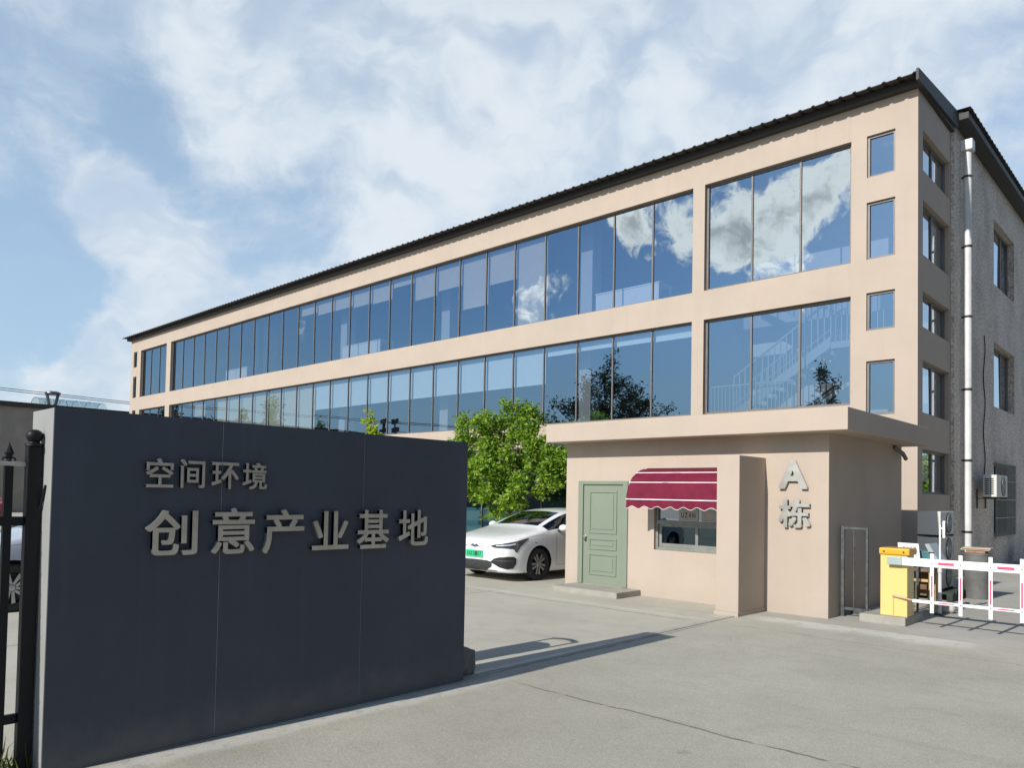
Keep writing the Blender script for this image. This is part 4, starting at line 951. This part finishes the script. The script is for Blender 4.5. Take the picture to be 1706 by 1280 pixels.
def ac_unit(label, loc, rz=0., w_=.85, d=.33, h=.56, group='air conditioner units by the alley', tilt=0, yellow=0, louv=True):
    t = thing('air_conditioner', label, 'air conditioner', loc, rz, group)
    cs = M('ac_casing' + str(yellow), ((.62, .61, .57), (.50, .49, .44))[yellow], .5, var=.06, vs=3, var2=.12, vs2=3)
    MB().box(-d, 0, 0, w_, 0, h, .012).build('casing', cs, t, local=True)
    cyy, cz, r_ = w_ * .60, h * .5, min(h * .42, w_ * .34)
    MB().lathe([(.0, .003), (r_, .003), (r_ + .012, .012), (r_ + .02, .003), (r_ + .02, -.004)], (0, cyy, cz), 'X', 28).build('fan_recess', M('fan_dark', (.045, .05, .055), .6), t, local=True)
    fb_ = MB()
    for k in range(3):
        a = k * 2.094; fb_.prism([(.008, cyy + cos(a + q) * r_ * rr2, cz + sin(a + q) * r_ * rr2) for q, rr2 in ((0, .18), (-.25, .85), (.35, .9), (.5, .3))], (.003, 0, 0))
    fb_.build('fan_blade', M('fan_blue', (.10, .14, .22), .5), t, local=True)
    gr = MB()
    for k in range(1, 7):
        rr2 = r_ * k / 6.2; pts = [(.017, cyy + rr2 * cos(2 * pi * i / 20), cz + rr2 * sin(2 * pi * i / 20)) for i in range(21)]; gr.tube(pts, .003, 4)
    for k in range(8): a = k * pi / 4; gr.cyl((.017, cyy, cz), (.017, cyy + cos(a) * r_, cz + sin(a) * r_), .003, n=4)
    gr.build('fan_grille', cs, t, local=True)
    lv = MB()
    for k in range(8):
        z = h * .12 + k * h * .095
        for (xa, xb) in ((-d * .88, -d * .58), (-d * .52, -d * .22)): lv.box(xa, xb, -.004, -.0005, z, z + h * .06)
    if louv: lv.build('side_louvre', M('fan_dark', (.045, .05, .055), .6), t, local=True)
    for y in (.1, w_ - .14): MB().box(-d - .02, .02, y, y + .05, -.03, -.001).build('foot', DARKTRIM, t, local=True)
    return t
u = ac_unit('wall mounted air conditioner beside the barred ground floor window', (XC + .48, 22.25, 1.90), 0, 1.3, .30, .56, yellow=0)
for y_ in (.12, 1.06): MB().box(-.47, .03, y_, y_ + .04, -.05, -.031).box(-.47, -.44, y_, y_ + .04, -.30, .2).build('wall_bracket', IRON, u, local=True)
ac_unit('lowest of three stacked air conditioner units on the dark pallet', (-3.66, 15.0, .20), 0, .90, .38, .44, yellow=1, louv=False)
ac_unit('middle one of three stacked air conditioner units by the alley mouth', (-3.66, 15.0, .68), 0, .90, .38, .44, louv=False)
ac_unit('topmost of three stacked air conditioner units by the alley mouth', (-3.66, 15.0, 1.16), 0, .90, .38, .42, louv=False)
ac_unit('air conditioner standing on the ground at the right edge of the grey wall', (-3.95, 26.4, .05), 0, .9, .35, .45)
pa = thing('pallet', 'dark green pallet under the stacked air conditioner units', 'pallet', (-3.7, 15.4, 0))
PG = M('pallet_green', (.03, .045, .035), .8, var=.3)
p = MB()
for k in range(5): p.box(-4.15, -3.45, 14.95 + k * .23, 15.10 + k * .23, .13, .166)
p.build('deck', PG, pa); p = MB()
for xx in (-4.14, -3.85, -3.55): p.box(xx, xx + .09, 14.95, 16.02, 0, .129)
p.build('bearer', PG, pa)
po = thing('camera_pole', 'slim silver pole with a white camera head behind the lattice boom', 'camera pole', (-3.205, 13.1, 0))
MB().cyl((-3.205, 13.1, .0), (-3.205, 13.1, .70), .026, n=14).cyl((-3.205, 13.1, .66), (-3.205, 13.1, .72), .034, n=14).build('lower_tube', PIPE, po, smooth=True)
MB().cyl((-3.205, 13.1, .70), (-3.205, 13.1, 1.40), .0135, n=12).cyl((-3.205, 13.1, 1.34), (-3.15, 13.1, 1.34), .012, n=8).build('upper_tube', BWHITE, po, smooth=True)
hd = MB().box(-3.168, -3.128, 13.07, 13.15, 1.19, 1.46, .018).build('camera_head', BWHITE, po); MB().box(-3.1279, -3.118, 13.08, 13.145, 1.23, 1.43, .004).build('camera_face', BLKPL, hd)
MB().box(-3.27, -3.14, 13.03, 13.17, 0, .03, .005).build('base_plate', DARKTRIM, po)
nb = thing('notice_board', 'white notice board with four lines of small lettering behind the yellow cabinet', 'notice board', (-3.58, 12.90, 0))
q = MB().prism([(-3.745, 12.90, .80), (-3.425, 12.90, .79), (-3.455, 12.90, 1.095), (-3.752, 12.90, 1.10)], (0, .018, 0)); q.build('panel', BWHITE, nb)
MB().box(-3.70, -3.67, 12.918, 12.94, 0, .9).box(-3.49, -3.46, 12.918, 12.94, 0, .9).build('leg', IRON, nb)
q = MB()
for z, tx, xs in ((1.035, '进出车辆', -3.68), (.972, '登记慢行', -3.65), (.905, '出示', -3.545), (.85, '证件', -3.56)):
    for i, ch in enumerate(tx): letters(q, ch, xs + i * .052, xs + .032 + i * .052, z - .016, z + .018, axis_x(12.90), -.002, .0, -.01)
q.build('lettering', M('notice_ink', (.12, .12, .14), .7), nb)
lb = MB().prism([(-3.40, 13.02, 1.09), (-3.34, 13.02, 1.10), (-3.20, 13.02, .82), (-3.26, 13.02, .80)], (0, .45, -.0)).build('leaning_panel', M('panel_grey', (.42, .44, .45), .4, .3, var=.12), None)
tag(lb, 'tilted grey panel leaning between the notice board and the boom', 'panel')
bx_ = MB().box(-3.62, -3.30, 13.02, 13.40, .72, .98, .01).build('crate', M('teal_plastic', (.05, .16, .17), .5, var=.2), None); tag(bx_, 'teal crate on the wooden chair behind the notice board', 'crate')
WOOD = M('brown_wood', (.16, .095, .05), .6, var=.3, vs=10); WOODL = M('pale_wood', (.50, .36, .16), .6, var=.15, vs=8)
ch_ = thing('wooden_chair', 'brown wooden chair with pale legs behind the yellow barrier cabinet', 'chair', (-3.46, 13.2, 0))
MB().box(-3.63, -3.29, 13.02, 13.40, .66, .715, .006).build('seat', WOOD, ch_)
for xx, yy in ((-3.33, 13.04), (-3.33, 13.36), (-3.60, 13.04), (-3.60, 13.36)): MB().box(xx - .016, xx + .02, yy, yy + .035, 0, .659, .003).build('leg', WOODL, ch_)
MB().box(-3.58, -3.36, 13.05, 13.09, .50, .54).build('stretcher', WOODL, ch_); MB().box(-3.62, -3.31, 13.395, 13.42, .25, .62).build('back_panel', WOOD, ch_)
bl = MB(); b2 = bmesh.new(); bmesh.ops.create_icosphere(b2, subdivisions=3, radius=1)
for v in b2.verts:
    n_ = 1 + .18 * sin(v.co.x * 4 + 1) * cos(v.co.y * 5) + random.uniform(-.04, .04); v.co = Vector((v.co.x * .10 * n_, v.co.y * .09 * n_, v.co.z * .075 * n_))
bl.add(b2, mat=Matrix.Translation((-3.17, 13.45, .07))); o = bl.build('concrete_lump', M('pale_stone', (.48, .46, .40), .9, var=.2, vs=15, bump=.5, bs=40), None, smooth='all'); tag(o, 'pale broken concrete lump at the foot of the camera pole', 'rubble')
bn_ = thing('dust_bin', 'dark round bin with tan boards on top beside the downpipe', 'bin', (-3.30, 15.95, 0))
MB().lathe([(.0, .0), (.19, .0), (.20, .02), (.215, .80), (.225, .80), (.225, .83), (.0, .83)], (-3.30, 15.95, 0), 'Z', 28).build('drum', M('bin_grey', (.16, .16, .155), .7, .1, var=.25, vs=4, bump=.2, bs=20), bn_, smooth=35)
TAN = M('tan_board', (.50, .42, .32), .85, var=.12)
o = MB().box(-3.53, -3.07, 15.80, 16.12, .885, .908).box(-3.50, -3.05, 15.78, 16.10, .909, .93).build('cardboard', TAN, None); tag(o, 'tan flattened cardboard lying on the dark round bin', 'cardboard')
o = MB().box(-3.45, -3.14, 15.82, 16.08, .832, .884, .01).build('brick_pack', M('brick_red', (.36, .18, .12), .9, var=.2, vs=15), None); tag(o, 'reddish bundle between the round bin and the cardboard', 'bundle')

# ------------------------------------------------------------------ far left: shed, roof vent and wires
sh = thing('shed', 'long low brown rendered shed with a dark roof edge beyond the fence', 'shed', (-56, 10, 0))
MB().box(-75, -56, -45, 70, 0, 6.72).build('wall', M('brown_render', (.30, .27, .235), .9, var=.14, vs=.8, bump=.3, bs=6, var2=.15, vs2=.3), sh)
rfs = MB().box(-75.2, -55.75, -45.2, 70.2, 6.722, 7.02).build('roof', DARKTRIM, sh)
vt = MB(); vy, vx = 16.15, -58.5
vt.cyl((vx, vy - .16, 7.0), (vx, vy - .36, 8.0), .10, n=10); vt.cyl((vx, vy + .12, 7.0), (vx, vy + .32, 8.0), .10, n=10); vt.lathe([(.0, .14), (.3, .14), (.46, .08), (.50, -.02), (.46, -.06), (.0, -.06)], (vx, vy, 8.06), 'Z', 24)
vt.build('roof_vent', M('vent_steel', (.16, .16, .17), .35, .7, var=.1), rfs, smooth=40)
PC = glass('polycarbonate', (.84, .93, .91), (.9, .95, .95), .2)
sk = MB(); n = 8
for i in range(n):
    a, b = pi * i / n, pi * (i + 1) / n
    q = lambda a, y: (-59.6 + cos(a) * 1.1, y, 7.0 + sin(a) * .82)
    for k in range(5): y0 = 15.4 + k * .85; sk.face([q(a, y0), q(b, y0), q(b, y0 + .83), q(a, y0 + .83)])
sk.build('skylight', PC, rfs)
rbm = MB()
for k in range(6): y0 = 15.38 + k * .85; rbm.tube([(-59.6 + cos(pi * i / n) * 1.12, y0, 7.0 + sin(pi * i / n) * .84) for i in range(n + 1)], .02, 5)
rbm.build('skylight_rib', M('rib_teal', (.25, .36, .35), .5), rfs)
def wire(p, q, sag, r=.022):
    mb = MB(); pts = [Vector(p).lerp(Vector(q), i / 24) - Vector((0, 0, sag * 4 * (i / 24) * (1 - i / 24))) for i in range(25)]; mb.tube(pts, r, 5); return mb
for z, dy in ((0, 0), (-.13, 0)):
    o = wire((-54, -30, 8.55 + z), (-54, 40, 7.20 + z), .12).build('overhead_wire', M('wire_black', (.05, .05, .06), .6), None, smooth='all')
    tag(o, ('upper' if z == 0 else 'lower') + ' of two overhead wires crossing the sky above the brown shed', 'wire', 'overhead wires above the shed')
for i, (dz, dx) in enumerate(((8.0, .8), (8.0, -.8), (7.1, .9))):
    o = wire((-54.0 + dx, -6.5, dz), (-20 + dx, -12, dz - .4), .9, .018).build('overhead_wire', MATS['wire_black'], None, smooth='all'); tag(o, ('high front', 'high rear', 'low')[i] + ' wire running from the utility poles mirrored in the glass', 'wire', 'overhead wires at the utility poles')
bpy.context.view_layer.update()
